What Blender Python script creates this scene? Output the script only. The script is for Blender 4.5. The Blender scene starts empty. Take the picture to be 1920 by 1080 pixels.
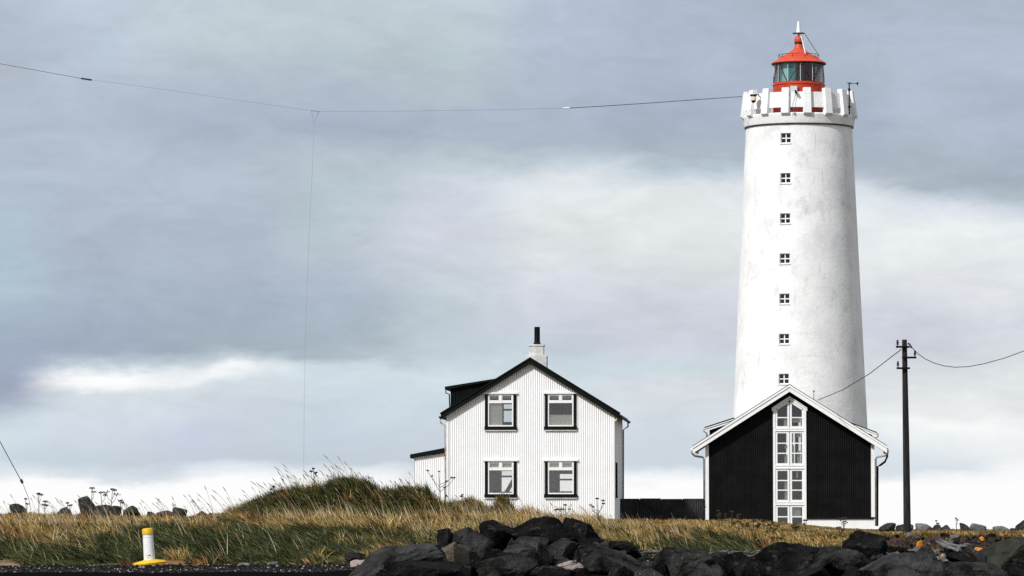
import bpy, math, random
import numpy as np
from mathutils import Vector, Matrix
random.seed(7)
RNG = np.random.default_rng(11)
scene = bpy.context.scene
col = scene.collection

# ------------------------------------------------------------------ camera
FPX = 8400.0          # focal length in photograph pixels (1920 wide)
HOR = 995.0           # photograph row of the horizon
PITCH = math.atan((HOR - 540) / FPX)
cam_d = bpy.data.cameras.new("camera")
cam = bpy.data.objects.new("camera", cam_d)
col.objects.link(cam)
cam.location = (0, 0, 0)
cam.rotation_euler = (math.radians(90) + PITCH, 0, 0)
cam_d.sensor_width = 36
cam_d.lens = 36 * FPX / 1920
cam_d.clip_start = 0.5
cam_d.clip_end = 20000
cam_d.dof.use_dof = True
cam_d.dof.focus_distance = 160
cam_d.dof.aperture_fstop = 14
scene.camera = cam


def ray(px, py):
    xc, yc = px - 960, 540 - py
    c, s = math.cos(PITCH), math.sin(PITCH)
    return xc, FPX * c - yc * s, yc * c + FPX * s


def P(px, py, Y):
    x, y, z = ray(px, py)
    k = Y / y
    return Vector((x * k, Y, z * k))


def lin(c):
    return tuple(((v / 255) / 12.92 if v / 255 <= 0.04045 else ((v / 255 + 0.055) / 1.055) ** 2.4) for v in c)


# ------------------------------------------------------------------ sky
SUN_EL, SUN_AZ = 40.0, 221.0     # degrees; azimuth clockwise from +y (behind the camera, to its left)
world = bpy.data.worlds.new("World")
scene.world = world
world.use_nodes = True
nt = world.node_tree
N, L = nt.nodes, nt.links
N.clear()


def wn(t, **kw):
    n = N.new(t)
    for k, v in kw.items():
        setattr(n, k, v)
    return n


def wm(op, a, b=None, c=None, clamp=False):
    n = N.new("ShaderNodeMath")
    n.operation = op
    n.use_clamp = clamp
    for i, s in enumerate((a, b, c)):
        if s is None:
            continue
        if isinstance(s, (int, float)):
            n.inputs[i].default_value = s
        else:
            L.new(s, n.inputs[i])
    return n.outputs[0]


tc = wn("ShaderNodeTexCoord")
sep = wn("ShaderNodeSeparateXYZ")
L.new(tc.outputs["Generated"], sep.inputs[0])
X_, Y_, Z_ = sep.outputs
az = wm("ARCTAN2", X_, Y_)
hyp = wm("SQRT", wm("ADD", wm("MULTIPLY", X_, X_), wm("MULTIPLY", Y_, Y_)))
el = wm("ARCTAN2", Z_, hyp)
mp = wn("ShaderNodeMapping")
mp.inputs["Scale"].default_value = (1, 1, 2.6)
L.new(tc.outputs["Generated"], mp.inputs[0])


def wnoise(scale, detail, rough=0.55):
    n = wn("ShaderNodeTexNoise")
    n.inputs["Scale"].default_value = scale
    n.inputs["Detail"].default_value = detail
    n.inputs["Roughness"].default_value = rough
    L.new(mp.outputs[0], n.inputs["Vector"])
    return n


na = wnoise(26, 6, 0.6)
nb = wnoise(70, 5, 0.6)
sa = wn("ShaderNodeSeparateColor")
L.new(na.outputs["Color"], sa.inputs[0])
sb = wn("ShaderNodeSeparateColor")
L.new(nb.outputs["Color"], sb.inputs[0])
du = wm("ADD", wm("MULTIPLY", wm("SUBTRACT", sa.outputs[0], 0.5), 260), wm("MULTIPLY", wm("SUBTRACT", sb.outputs[0], 0.5), 90))
dv = wm("ADD", wm("MULTIPLY", wm("SUBTRACT", sa.outputs[1], 0.5), 75), wm("MULTIPLY", wm("SUBTRACT", sb.outputs[1], 0.5), 46))
u_ = wm("ADD", wm("MULTIPLY_ADD", az, FPX, 960), du)
v_ = wm("ADD", wm("MULTIPLY_ADD", el, -FPX, HOR), dv)
t_ = wm("DIVIDE", wm("ADD", v_, 100), 1150, clamp=True)
W = (254, 254, 254)
SKY = {
    0: [(0, (178, 190, 206)), (150, (176, 187, 204)), (290, (173, 186, 203)), (400, (176, 194, 210)), (490, (168, 190, 206)), (550, (172, 192, 206)), (610, (160, 178, 198)), (655, (154, 168, 194)), (730, (152, 165, 189)), (755, (160, 174, 195)), (790, (196, 212, 224)), (815, (210, 224, 233)), (865, (200, 213, 224)), (893, (225, 234, 240)), (912, W)],
    200: [(0, (188, 200, 216)), (70, (184, 198, 214)), (160, (177, 190, 207)), (235, (172, 184, 202)), (300, (176, 189, 206)), (370, (175, 187, 206)), (450, (168, 179, 198)), (530, (166, 181, 198)), (600, (158, 174, 195)), (655, (156, 170, 190)), (680, (190, 202, 214)), (700, (250, 252, 253)), (718, (250, 250, 250)), (737, (212, 222, 230)), (790, (208, 220, 231)), (862, (194, 207, 219)), (890, (214, 224, 232)), (908, W)],
    320: [(0, (190, 202, 214)), (60, (190, 203, 214)), (140, (178, 192, 206)), (205, (172, 184, 203)), (245, (168, 180, 199)), (290, (175, 187, 204)), (350, (176, 188, 206)), (430, (168, 180, 199)), (515, (168, 182, 200)), (600, (159, 175, 194)), (655, (158, 173, 189)), (678, (188, 202, 213)), (694, (226, 233, 238)), (712, (238, 241, 243)), (728, (214, 224, 231)), (792, (202, 213, 228)), (860, (194, 206, 220)), (886, (220, 229, 236)), (905, W)],
    400: [(0, (190, 203, 213)), (60, (192, 205, 213)), (120, (178, 193, 204)), (175, (172, 185, 203)), (245, (163, 175, 195)), (285, (173, 185, 202)), (335, (177, 190, 206)), (410, (170, 181, 200)), (500, (170, 182, 201)), (570, (160, 177, 194)), (645, (157, 173, 188)), (668, (195, 208, 216)), (684, (250, 252, 253)), (700, (236, 241, 243)), (722, (208, 220, 228)), (795, (196, 206, 225)), (855, (194, 205, 221)), (882, (225, 233, 240)), (902, W)],
    490: [(0, (190, 203, 211)), (80, (188, 202, 209)), (155, (176, 188, 203)), (215, (168, 179, 198)), (265, (168, 181, 197)), (310, (178, 191, 205)), (400, (174, 187, 203)), (500, (172, 184, 202)), (590, (161, 178, 194)), (655, (160, 176, 190)), (678, (200, 213, 222)), (694, (222, 231, 237)), (715, (210, 221, 229)), (780, (198, 211, 223)), (860, (192, 204, 218)), (888, (228, 235, 241)), (908, W)],
    600: [(0, (188, 201, 209)), (110, (179, 194, 202)), (190, (172, 184, 203)), (245, (161, 174, 193)), (290, (175, 189, 203)), (350, (182, 198, 207)), (450, (178, 194, 205)), (520, (175, 187, 205)), (605, (163, 180, 195)), (668, (165, 180, 194)), (692, (203, 218, 228)), (745, (203, 217, 227)), (805, (194, 208, 221)), (868, (191, 204, 217)), (896, (236, 240, 244)), (914, W)],
    850: [(0, (188, 202, 211)), (100, (182, 197, 205)), (175, (175, 189, 199)), (205, (169, 181, 201)), (262, (168, 182, 199)), (305, (187, 202, 210)), (355, (207, 214, 226)), (450, (208, 213, 226)), (530, (196, 208, 217)), (610, (187, 201, 211)), (665, (190, 205, 215)), (705, (204, 219, 228)), (790, (200, 213, 224)), (870, (196, 208, 220)), (905, W)],
    1050: [(0, (176, 189, 208)), (100, (176, 188, 208)), (205, (170, 182, 201)), (275, (168, 182, 199)), (305, (192, 206, 217)), (335, (222, 228, 234)), (405, (224, 229, 232)), (475, (217, 222, 226)), (540, (211, 215, 227)), (605, (203, 207, 221)), (655, (192, 206, 217)), (695, (205, 219, 228)), (770, (212, 222, 230)), (865, (204, 215, 225)), (900, W)],
    1250: [(0, (168, 180, 199)), (100, (170, 182, 203)), (225, (164, 176, 197)), (295, (166, 180, 193)), (325, (192, 208, 220)), (355, (226, 231, 234)), (425, (226, 231, 233)), (495, (218, 223, 225)), (565, (207, 211, 223)), (645, (202, 206, 220)), (692, (196, 211, 220)), (725, (212, 218, 224)), (785, (206, 216, 226)), (872, (200, 213, 224)), (892, (235, 240, 244)), (907, W)],
    1600: [(0, (168, 181, 199)), (60, (172, 185, 204)), (150, (170, 184, 201)), (262, (163, 175, 196)), (303, (163, 177, 191)), (335, (180, 192, 205)), (368, (218, 226, 234)), (405, (232, 238, 242)), (505, (224, 229, 232)), (565, (213, 218, 229)), (625, (202, 206, 220)), (705, (214, 220, 226)), (765, (222, 227, 231)), (795, (236, 241, 243)), (838, (214, 226, 234)), (885, (212, 221, 231)), (908, W)],
    1750: [(0, (170, 183, 201)), (100, (174, 187, 206)), (250, (172, 185, 203)), (315, (166, 179, 193)), (355, (167, 181, 194)), (390, (215, 222, 232)), (425, (232, 238, 240)), (525, (226, 230, 234)), (605, (206, 210, 222)), (665, (206, 211, 222)), (735, (224, 229, 232)), (782, (236, 240, 242)), (802, (250, 251, 251)), (835, (230, 236, 240)), (872, (212, 223, 232)), (893, (244, 246, 248)), (912, W)],
    1900: [(0, (167, 178, 196)), (100, (173, 186, 205)), (275, (170, 182, 203)), (342, (163, 177, 190)), (385, (176, 191, 204)), (415, (215, 222, 232)), (440, (232, 238, 240)), (555, (222, 226, 232)), (622, (208, 213, 224)), (705, (222, 227, 230)), (765, (228, 232, 235)), (802, (244, 246, 247)), (850, (236, 240, 243)), (885, (250, 251, 252)), (905, W)],
}
prev = None
prev_u = None
for cu in sorted(SKY):
    r = wn("ShaderNodeValToRGB")
    cr = r.color_ramp
    cr.interpolation = "LINEAR"
    st = SKY[cu]
    cr.elements[0].position = (st[0][0] + 100) / 1150
    cr.elements[0].color = (*lin(st[0][1]), 1)
    cr.elements[1].position = (st[-1][0] + 100) / 1150
    cr.elements[1].color = (*lin(st[-1][1]), 1)
    for pos, c in st[1:-1]:
        e = cr.elements.new((pos + 100) / 1150)
        e.color = (*lin(c), 1)
    L.new(t_, r.inputs[0])
    if prev is None:
        prev = r.outputs[0]
    else:
        mr = wn("ShaderNodeMapRange", interpolation_type="SMOOTHSTEP")
        mr.inputs["From Min"].default_value = prev_u
        mr.inputs["From Max"].default_value = cu
        L.new(u_, mr.inputs["Value"])
        mx = wn("ShaderNodeMix", data_type="RGBA")
        L.new(mr.outputs[0], mx.inputs["Factor"])
        L.new(prev, mx.inputs["A"])
        L.new(r.outputs[0], mx.inputs["B"])
        prev = mx.outputs["Result"]
    prev_u = cu
# cloud cover of the rest of the sky: broken grey stratus, the same greys as in view
nc = wnoise(3.2, 7, 0.55)
rc = wn("ShaderNodeValToRGB")
rc.color_ramp.elements[0].position = 0.33
rc.color_ramp.elements[0].color = (*lin((158, 170, 190)), 1)
rc.color_ramp.elements[1].position = 0.68
rc.color_ramp.elements[1].color = (*lin((222, 227, 232)), 1)
e = rc.color_ramp.elements.new(0.5)
e.color = (*lin((180, 192, 206)), 1)
L.new(nc.outputs[0], rc.inputs[0])
# low band near the horizon stays pale all round
mh = wn("ShaderNodeMapRange", interpolation_type="SMOOTHSTEP")
mh.inputs["From Min"].default_value = 0.010
mh.inputs["From Max"].default_value = 0.035
L.new(el, mh.inputs["Value"])
mhc = wn("ShaderNodeMix", data_type="RGBA")
mhc.inputs["A"].default_value = (*lin((244, 246, 248)), 1)
L.new(mh.outputs[0], mhc.inputs["Factor"])
L.new(rc.outputs[0], mhc.inputs["B"])
# blend: 1 towards the photographed part of the sky, 0 elsewhere
du2 = wm("ABSOLUTE", az)
ma = wn("ShaderNodeMapRange", interpolation_type="SMOOTHSTEP")
ma.inputs["From Min"].default_value = 0.16
ma.inputs["From Max"].default_value = 0.45
ma.inputs["To Min"].default_value = 1
ma.inputs["To Max"].default_value = 0
L.new(du2, ma.inputs["Value"])
me = wn("ShaderNodeMapRange", interpolation_type="SMOOTHSTEP")
me.inputs["From Min"].default_value = 0.125
me.inputs["From Max"].default_value = 0.32
me.inputs["To Min"].default_value = 1
me.inputs["To Max"].default_value = 0
L.new(el, me.inputs["Value"])
fac = wm("MULTIPLY", ma.outputs[0], me.outputs[0])
mix1 = wn("ShaderNodeMix", data_type="RGBA")
L.new(fac, mix1.inputs["Factor"])
L.new(mhc.outputs["Result"], mix1.inputs["A"])
L.new(prev, mix1.inputs["B"])
nf = wnoise(48, 9, 0.62)
nf.inputs["Distortion"].default_value = 0.6
nf2 = wnoise(150, 7, 0.6)
tex = wm("ADD", wm("MULTIPLY", wm("SUBTRACT", nf.outputs[0], 0.5), 0.38), wm("MULTIPLY", wm("SUBTRACT", nf2.outputs[0], 0.5), 0.10))
hs_n = wn("ShaderNodeHueSaturation")
hs_n.inputs["Saturation"].default_value = 0.90
L.new(mix1.outputs["Result"], hs_n.inputs["Color"])
L.new(wm("ADD", wm("MULTIPLY", tex, mh.outputs[0]), 1.015), hs_n.inputs["Value"])
sc10 = wn("ShaderNodeVectorMath", operation="SCALE")
sc10.inputs["Scale"].default_value = 10.0
L.new(hs_n.outputs[0], sc10.inputs[0])
skyt = wn("ShaderNodeTexSky", sky_type="NISHITA")
skyt.sun_disc = False
skyt.sun_elevation = math.radians(SUN_EL)
skyt.sun_rotation = math.radians(SUN_AZ)
mixs = wn("ShaderNodeMix", data_type="RGBA")
mixs.inputs["Factor"].default_value = 0.97
L.new(skyt.outputs[0], mixs.inputs["A"])
L.new(sc10.outputs[0], mixs.inputs["B"])
bg = wn("ShaderNodeBackground")
bg.inputs["Strength"].default_value = 0.1
L.new(mixs.outputs["Result"], bg.inputs["Color"])
wo = wn("ShaderNodeOutputWorld")
L.new(bg.outputs[0], wo.inputs["Surface"])

# ------------------------------------------------------------------ sun
sd = bpy.data.lights.new("sun", "SUN")
sd.energy = 4.0
sd.angle = math.radians(4)
sd.color = (1.0, 0.98, 0.955)
sun = bpy.data.objects.new("sun", sd)
col.objects.link(sun)
a, e_ = math.radians(SUN_AZ), math.radians(SUN_EL)
to_sun = Vector((math.sin(a) * math.cos(e_), math.cos(a) * math.cos(e_), math.sin(e_)))
sun.rotation_euler = (-to_sun).to_track_quat("-Z", "Y").to_euler()
sun.location = to_sun * 60

vs = scene.view_settings
vs.view_transform = "Standard"
vs.look = "None"
vs.exposure = 0
vs.gamma = 1
vs.use_curve_mapping = False
scene.cycles.use_denoising = False
scene.cycles.max_bounces = 8
scene.cycles.transparent_max_bounces = 12


# ------------------------------------------------------------------ materials
def mat(name, base=(0.5, 0.5, 0.5), base2=None, scale=3.0, detail=5, rough=0.8, metal=0.0, bump=0.0, bump_scale=None,
        ramp=(0.35, 0.65), stretch=(1, 1, 1), stains=None, spec=0.3, coord="Object"):
    m = bpy.data.materials.new(name)
    m.use_nodes = True
    n, l = m.node_tree.nodes, m.node_tree.links
    b = n["Principled BSDF"]
    b.inputs["Roughness"].default_value = rough
    b.inputs["Metallic"].default_value = metal
    b.inputs["Specular IOR Level"].default_value = spec
    b.inputs["Base Color"].default_value = (*base, 1)
    t = n.new("ShaderNodeTexCoord")
    mpn = n.new("ShaderNodeMapping")
    mpn.inputs["Scale"].default_value = stretch
    l.new(t.outputs[coord], mpn.inputs[0])
    src = None
    if base2:
        no = n.new("ShaderNodeTexNoise")
        no.inputs["Scale"].default_value = scale
        no.inputs["Detail"].default_value = detail
        no.inputs["Roughness"].default_value = 0.62
        l.new(mpn.outputs[0], no.inputs["Vector"])
        r = n.new("ShaderNodeValToRGB")
        r.color_ramp.elements[0].position = ramp[0]
        r.color_ramp.elements[1].position = ramp[1]
        r.color_ramp.elements[0].color = (*base, 1)
        r.color_ramp.elements[1].color = (*base2, 1)
        l.new(no.outputs[0], r.inputs[0])
        src = r.outputs[0]
    for st in (stains or []):
        sc_, lo, hi, c, strx = st
        mp2 = n.new("ShaderNodeMapping")
        mp2.inputs["Scale"].default_value = strx
        mp2.inputs["Location"].default_value = (sc_ * 1.7, 3.1, lo * 9)
        l.new(t.outputs[coord], mp2.inputs[0])
        no = n.new("ShaderNodeTexNoise")
        no.inputs["Scale"].default_value = sc_
        no.inputs["Detail"].default_value = 7
        no.inputs["Roughness"].default_value = 0.65
        l.new(mp2.outputs[0], no.inputs["Vector"])
        mr = n.new("ShaderNodeMapRange")
        mr.inputs["From Min"].default_value = lo
        mr.inputs["From Max"].default_value = hi
        l.new(no.outputs[0], mr.inputs["Value"])
        mx = n.new("ShaderNodeMix")
        mx.data_type = "RGBA"
        l.new(mr.outputs[0], mx.inputs["Factor"])
        if src is None:
            mx.inputs["A"].default_value = (*base, 1)
        else:
            l.new(src, mx.inputs["A"])
        mx.inputs["B"].default_value = (*c, 1)
        src = mx.outputs["Result"]
    if src is not None:
        l.new(src, b.inputs["Base Color"])
    if bump:
        no = n.new("ShaderNodeTexNoise")
        no.inputs["Scale"].default_value = bump_scale or scale * 3
        no.inputs["Detail"].default_value = 8
        no.inputs["Roughness"].default_value = 0.65
        l.new(mpn.outputs[0], no.inputs["Vector"])
        bu = n.new("ShaderNodeBump")
        bu.inputs["Strength"].default_value = 1
        bu.inputs["Distance"].default_value = bump
        l.new(no.outputs[0], bu.inputs["Height"])
        l.new(bu.outputs[0], b.inputs["Normal"])
    return m


def glass(name, tint=(0.82, 0.87, 0.86), refl=0.13, rough=0.02):
    m = bpy.data.materials.new(name)
    m.use_nodes = True
    n, l = m.node_tree.nodes, m.node_tree.links
    n.clear()
    o = n.new("ShaderNodeOutputMaterial")
    t = n.new("ShaderNodeBsdfTransparent")
    t.inputs[0].default_value = (*tint, 1)
    g = n.new("ShaderNodeBsdfGlossy")
    g.inputs["Roughness"].default_value = rough
    lw = n.new("ShaderNodeLayerWeight")
    lw.inputs[0].default_value = 0.3
    mr = n.new("ShaderNodeMapRange")
    mr.inputs["To Min"].default_value = refl
    mr.inputs["To Max"].default_value = 0.9
    mr.inputs["From Min"].default_value = 0.0
    l.new(lw.outputs["Fresnel"], mr.inputs["Value"])
    mx = n.new("ShaderNodeMixShader")
    l.new(mr.outputs[0], mx.inputs[0])
    l.new(t.outputs[0], mx.inputs[1])
    l.new(g.outputs[0], mx.inputs[2])
    l.new(mx.outputs[0], o.inputs[0])
    return m


M = {}
M["tower"] = mat("tower_white_render", (0.85, 0.85, 0.845), (0.73, 0.73, 0.73), 0.7, 10, 0.75, bump=0.013, bump_scale=6, ramp=(0.40, 0.66),
                 stains=[(1.6, 0.54, 0.80, (0.55, 0.55, 0.56), (1, 1, 0.7)), (5, 0.58, 0.80, (0.58, 0.57, 0.56), (1, 1, 0.6)), (0.8, 0.62, 0.78, (0.62, 0.62, 0.62), (0.4, 0.4, 5)),
                         (14, 0.66, 0.74, (0.52, 0.51, 0.50), (1, 1, 0.8)), (7, 0.62, 0.74, (0.52, 0.50, 0.47), (1, 1, 0.06))], spec=0.2)
M["white_wood"] = mat("white_painted_wood", (0.84, 0.84, 0.83), (0.76, 0.76, 0.75), 3, 5, 0.5, ramp=(0.5, 0.75), bump=0.004)
M["corr_white"] = mat("white_corrugated_iron", (0.84, 0.84, 0.84), (0.77, 0.77, 0.77), 1.1, 6, 0.55, ramp=(0.45, 0.72), spec=0.3,
                      stains=[(0.9, 0.63, 0.8, (0.55, 0.55, 0.52), (1, 1, 0.3)), (6.0, 0.70, 0.76, (0.50, 0.30, 0.12), (1, 1, 0.3))])
M["corr_black"] = mat("black_corrugated_iron", (0.0042, 0.0042, 0.0044), (0.0095, 0.0095, 0.010), 1.4, 6, 0.6, ramp=(0.4, 0.7), spec=0.09)
M["black_trim"] = mat("black_painted_trim", (0.004, 0.004, 0.0042), (0.008, 0.008, 0.008), 5, 5, 0.6, spec=0.08,
                      stains=[(9, 0.68, 0.72, (0.5, 0.5, 0.48), (1, 1, 0.7))])
M["corr_fence"] = mat("weathered_black_corrugated_iron", (0.02, 0.02, 0.0205), (0.055, 0.055, 0.055), 1.4, 6, 0.7, ramp=(0.4, 0.7), spec=0.1)
M["dark_green"] = mat("dark_green_roof_iron", (0.003, 0.0045, 0.004), (0.005, 0.0085, 0.007), 3, 5, 0.55, spec=0.1)
M["grey_metal"] = mat("grey_zinc_pipe", (0.42, 0.42, 0.42), (0.30, 0.30, 0.30), 4, 4, 0.45, metal=0.3)
M["rusty"] = mat("rusty_white_pipe", (0.6, 0.58, 0.54), (0.35, 0.16, 0.05), 4, 5, 0.7, ramp=(0.5, 0.56), stretch=(1, 1, 0.5))
M["plaster_old"] = mat("weathered_white_plaster", (0.66, 0.65, 0.63), (0.40, 0.395, 0.38), 2.2, 7, 0.85, ramp=(0.4, 0.75), bump=0.03,
                       stains=[(5, 0.62, 0.7, (0.2, 0.19, 0.18), (1, 1, 1))])
M["pot"] = mat("black_flue", (0.004, 0.004, 0.005), rough=0.6, spec=0.08)
M["red"] = mat("lantern_red_paint", (0.54, 0.050, 0.014), (0.44, 0.036, 0.010), 2.5, 5, 0.5, spec=0.45)
M["red_shade"] = mat("lantern_red_shade", (0.16, 0.010, 0.008), rough=0.6)  # lantern red darkened, shade behind the parapet put into the colour
M["glass_dark"] = glass("dark_window_glass", (0.55, 0.58, 0.58), 0.035)
M["glass_dim"] = glass("dim_window_glass", (0.90, 0.92, 0.92), 0.035)
M["red_roof"] = mat("lantern_orange_red_roof", (0.62, 0.072, 0.028), (0.52, 0.055, 0.02), 3, 5, 0.5, spec=0.4)
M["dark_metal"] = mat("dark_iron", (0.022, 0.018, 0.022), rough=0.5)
M["maroon"] = mat("maroon_glazing_bar", (0.09, 0.018, 0.025), rough=0.5)
M["teal"] = mat("teal_lens_panel", (0.012, 0.17, 0.18), (0.36, 0.58, 0.56), 2.6, 3, 0.15, ramp=(0.42, 0.62), stretch=(1, 1, 0.1), spec=0.8)
M["curtain"] = mat("dark_maroon_screen", (0.028, 0.010, 0.016), rough=0.7)
M["lens"] = mat("lens_pale_glass", (0.45, 0.62, 0.60), rough=0.08, spec=0.9)
M["glass"] = glass("window_glass", (0.985, 0.99, 0.985), 0.06)
M["glass_lantern"] = glass("lantern_glass", (0.95, 0.97, 0.97), 0.035)
M["cream"] = mat("cream_lamp_body", (0.72, 0.62, 0.5), rough=0.5)
M["black"] = mat("black_plastic", (0.008, 0.008, 0.009), rough=0.4)
M["box_grey"] = mat("pale_grey_box", (0.5, 0.55, 0.52), rough=0.5)
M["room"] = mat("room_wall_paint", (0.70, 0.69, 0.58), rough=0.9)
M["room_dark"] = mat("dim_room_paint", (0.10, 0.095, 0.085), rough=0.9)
M["wood_floor"] = mat("room_floor_boards", (0.20, 0.13, 0.08), rough=0.6)
M["curtain_w"] = mat("white_net_curtain", (0.90, 0.88, 0.76), rough=0.9)
M["pole"] = mat("weathered_pole_wood", (0.007, 0.0065, 0.006), (0.032, 0.028, 0.025), 5, 7, 0.85, stretch=(3, 3, 0.25), bump=0.02, bump_scale=9, ramp=(0.4, 0.68))
M["ceramic"] = mat("dark_insulator", (0.012, 0.012, 0.014), rough=0.25, spec=0.5)
M["wire"] = mat("dark_wire", (0.03, 0.03, 0.032), rough=0.6)
M["wire_pale"] = mat("pale_aerial_wire", (0.22, 0.23, 0.24), rough=0.5)
M["steel"] = mat("pale_turnbuckle", (0.75, 0.75, 0.74), rough=0.4)
M["bollard_white"] = mat("white_post_plastic", (0.78, 0.78, 0.77), (0.68, 0.68, 0.66), 7, 6, 0.45, ramp=(0.5, 0.75), stains=[(9, 0.60, 0.74, (0.42, 0.40, 0.36), (1, 1, 0.5)), (26, 0.64, 0.70, (0.25, 0.22, 0.18), (1, 1, 1))])
M["bollard_yellow"] = mat("yellow_rubber", (0.80, 0.50, 0.012), (0.68, 0.38, 0.01), 7, 6, 0.5, stains=[(22, 0.62, 0.70, (0.10, 0.07, 0.03), (1, 1, 1))], bump=0.01)
M["asphalt"] = mat("dark_wet_asphalt", (0.003, 0.003, 0.0032), (0.010, 0.010, 0.0105), 30, 6, 1.0, bump=0.05, bump_scale=14, spec=0.0, stains=[(22, 0.66, 0.69, (0.12, 0.115, 0.12), (0.5, 1, 1))])
M["sea"] = mat("sea_water", (0.02, 0.035, 0.045), rough=0.15, bump=0.05, bump_scale=0.6, spec=0.5)
M["basalt"] = mat("black_basalt", (0.0016, 0.0016, 0.0017), (0.019, 0.0185, 0.018), 1.4, 9, 1.0, bump=0.16, bump_scale=6, ramp=(0.35, 0.68), spec=0.03,
                  stains=[(5.5, 0.56, 0.74, (0.07, 0.067, 0.062), (1, 1, 1))])
M["basalt_grey"] = mat("grey_basalt", (0.008, 0.008, 0.0082), (0.075, 0.072, 0.070), 1.8, 9, 1.0, bump=0.12, bump_scale=7, ramp=(0.35, 0.66), spec=0.05,
                       stains=[(4.5, 0.60, 0.78, (0.075, 0.072, 0.068), (1, 1, 1))])
M["basalt_mid"] = mat("dark_grey_basalt", (0.003, 0.003, 0.0032), (0.05, 0.048, 0.045), 1.6, 9, 1.0, bump=0.15, bump_scale=6, ramp=(0.38, 0.64), spec=0.03,
                    stains=[(6, 0.58, 0.72, (0.085, 0.08, 0.075), (1, 1, 1)), (11, 0.64, 0.69, (0.16, 0.155, 0.14), (1, 1, 1))])
M["olive_rock"] = mat("olive_grey_rock", (0.018, 0.019, 0.014), (0.055, 0.055, 0.043), 2.0, 9, 1.0, bump=0.2, bump_scale=3, ramp=(0.35, 0.68), spec=0.2,
                      stains=[(2.0, 0.58, 0.68, (0.03, 0.03, 0.026), (1, 1, 1))])
M["tan_rock"] = mat("tan_rock", (0.07, 0.058, 0.036), (0.14, 0.115, 0.08), 4, 8, 0.9, bump=0.07, bump_scale=6, ramp=(0.35, 0.68), spec=0.2,
                    stains=[(4.5, 0.6, 0.68, (0.05, 0.042, 0.03), (1, 1, 1))])
M["pink_rock"] = mat("pinkish_pale_rock", (0.26, 0.205, 0.185), (0.38, 0.32, 0.29), 6, 8, 0.9, bump=0.05, bump_scale=9, ramp=(0.35, 0.68), spec=0.2,
                     stains=[(7, 0.6, 0.66, (0.07, 0.06, 0.055), (1, 1, 1))])
M["red_rock"] = mat("reddish_scoria", (0.045, 0.025, 0.024), (0.09, 0.05, 0.047), 5, 8, 0.9, bump=0.05, bump_scale=9, ramp=(0.35, 0.68), spec=0.2)
M["lichen_rock"] = mat("lichened_rock", (0.012, 0.0115, 0.0105), (0.035, 0.033, 0.029), 5, 8, 0.9, bump=0.06, bump_scale=7, spec=0.2,
                       stains=[(3.2, 0.52, 0.6, (0.12, 0.11, 0.035), (1, 1, 1)), (9, 0.62, 0.68, (0.2, 0.19, 0.17), (1, 1, 1))])
M["orange_rock"] = mat("orange_lichen_rock", (0.06, 0.045, 0.035), (0.10, 0.08, 0.06), 7, 8, 0.9, bump=0.05, bump_scale=9, spec=0.2,
                       stains=[(5.5, 0.44, 0.52, (0.72, 0.26, 0.015), (1, 1, 1))])
M["pale_stone"] = mat("pale_grey_stone", (0.09, 0.088, 0.084), (0.18, 0.175, 0.17), 7, 8, 0.9, bump=0.05, bump_scale=9, spec=0.2,
                      stains=[(9, 0.6, 0.68, (0.07, 0.065, 0.06), (1, 1, 1))])
M["stalk"] = mat("dried_brown_stalk", (0.055, 0.038, 0.025), rough=0.9)
M["driftwood"] = mat("bleached_driftwood", (0.20, 0.19, 0.185), (0.06, 0.055, 0.05), 9, 6, 0.9, stretch=(1, 1, 1))


def attr_mat(name, rough=0.85, transl=0.25, bump=0.0, bscale=8):
    m = bpy.data.materials.new(name)
    m.use_nodes = True
    n, l = m.node_tree.nodes, m.node_tree.links
    b = n["Principled BSDF"]
    o = n["Material Output"]
    at = n.new("ShaderNodeAttribute")
    at.attribute_name = "Col"
    l.new(at.outputs["Color"], b.inputs["Base Color"])
    b.inputs["Roughness"].default_value = rough
    b.inputs["Specular IOR Level"].default_value = 0.2
    if transl:
        tr = n.new("ShaderNodeBsdfTranslucent")
        l.new(at.outputs["Color"], tr.inputs[0])
        mx = n.new("ShaderNodeMixShader")
        mx.inputs[0].default_value = transl
        l.new(b.outputs[0], mx.inputs[1])
        l.new(tr.outputs[0], mx.inputs[2])
        l.new(mx.outputs[0], o.inputs[0])
    if bump:
        no = n.new("ShaderNodeTexNoise")
        no.inputs["Scale"].default_value = bscale
        no.inputs["Detail"].default_value = 8
        tcx = n.new("ShaderNodeTexCoord")
        l.new(tcx.outputs["Object"], no.inputs["Vector"])
        bu = n.new("ShaderNodeBump")
        bu.inputs["Distance"].default_value = bump
        l.new(no.outputs[0], bu.inputs["Height"])
        l.new(bu.outputs[0], b.inputs["Normal"])
    return m


M["blade"] = attr_mat("grass_blade")
M["ground"] = attr_mat("ground_earth", 1.0, 0, 0.12, 6)
M["ground"].node_tree.nodes["Principled BSDF"].inputs["Specular IOR Level"].default_value = 0.03


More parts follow.
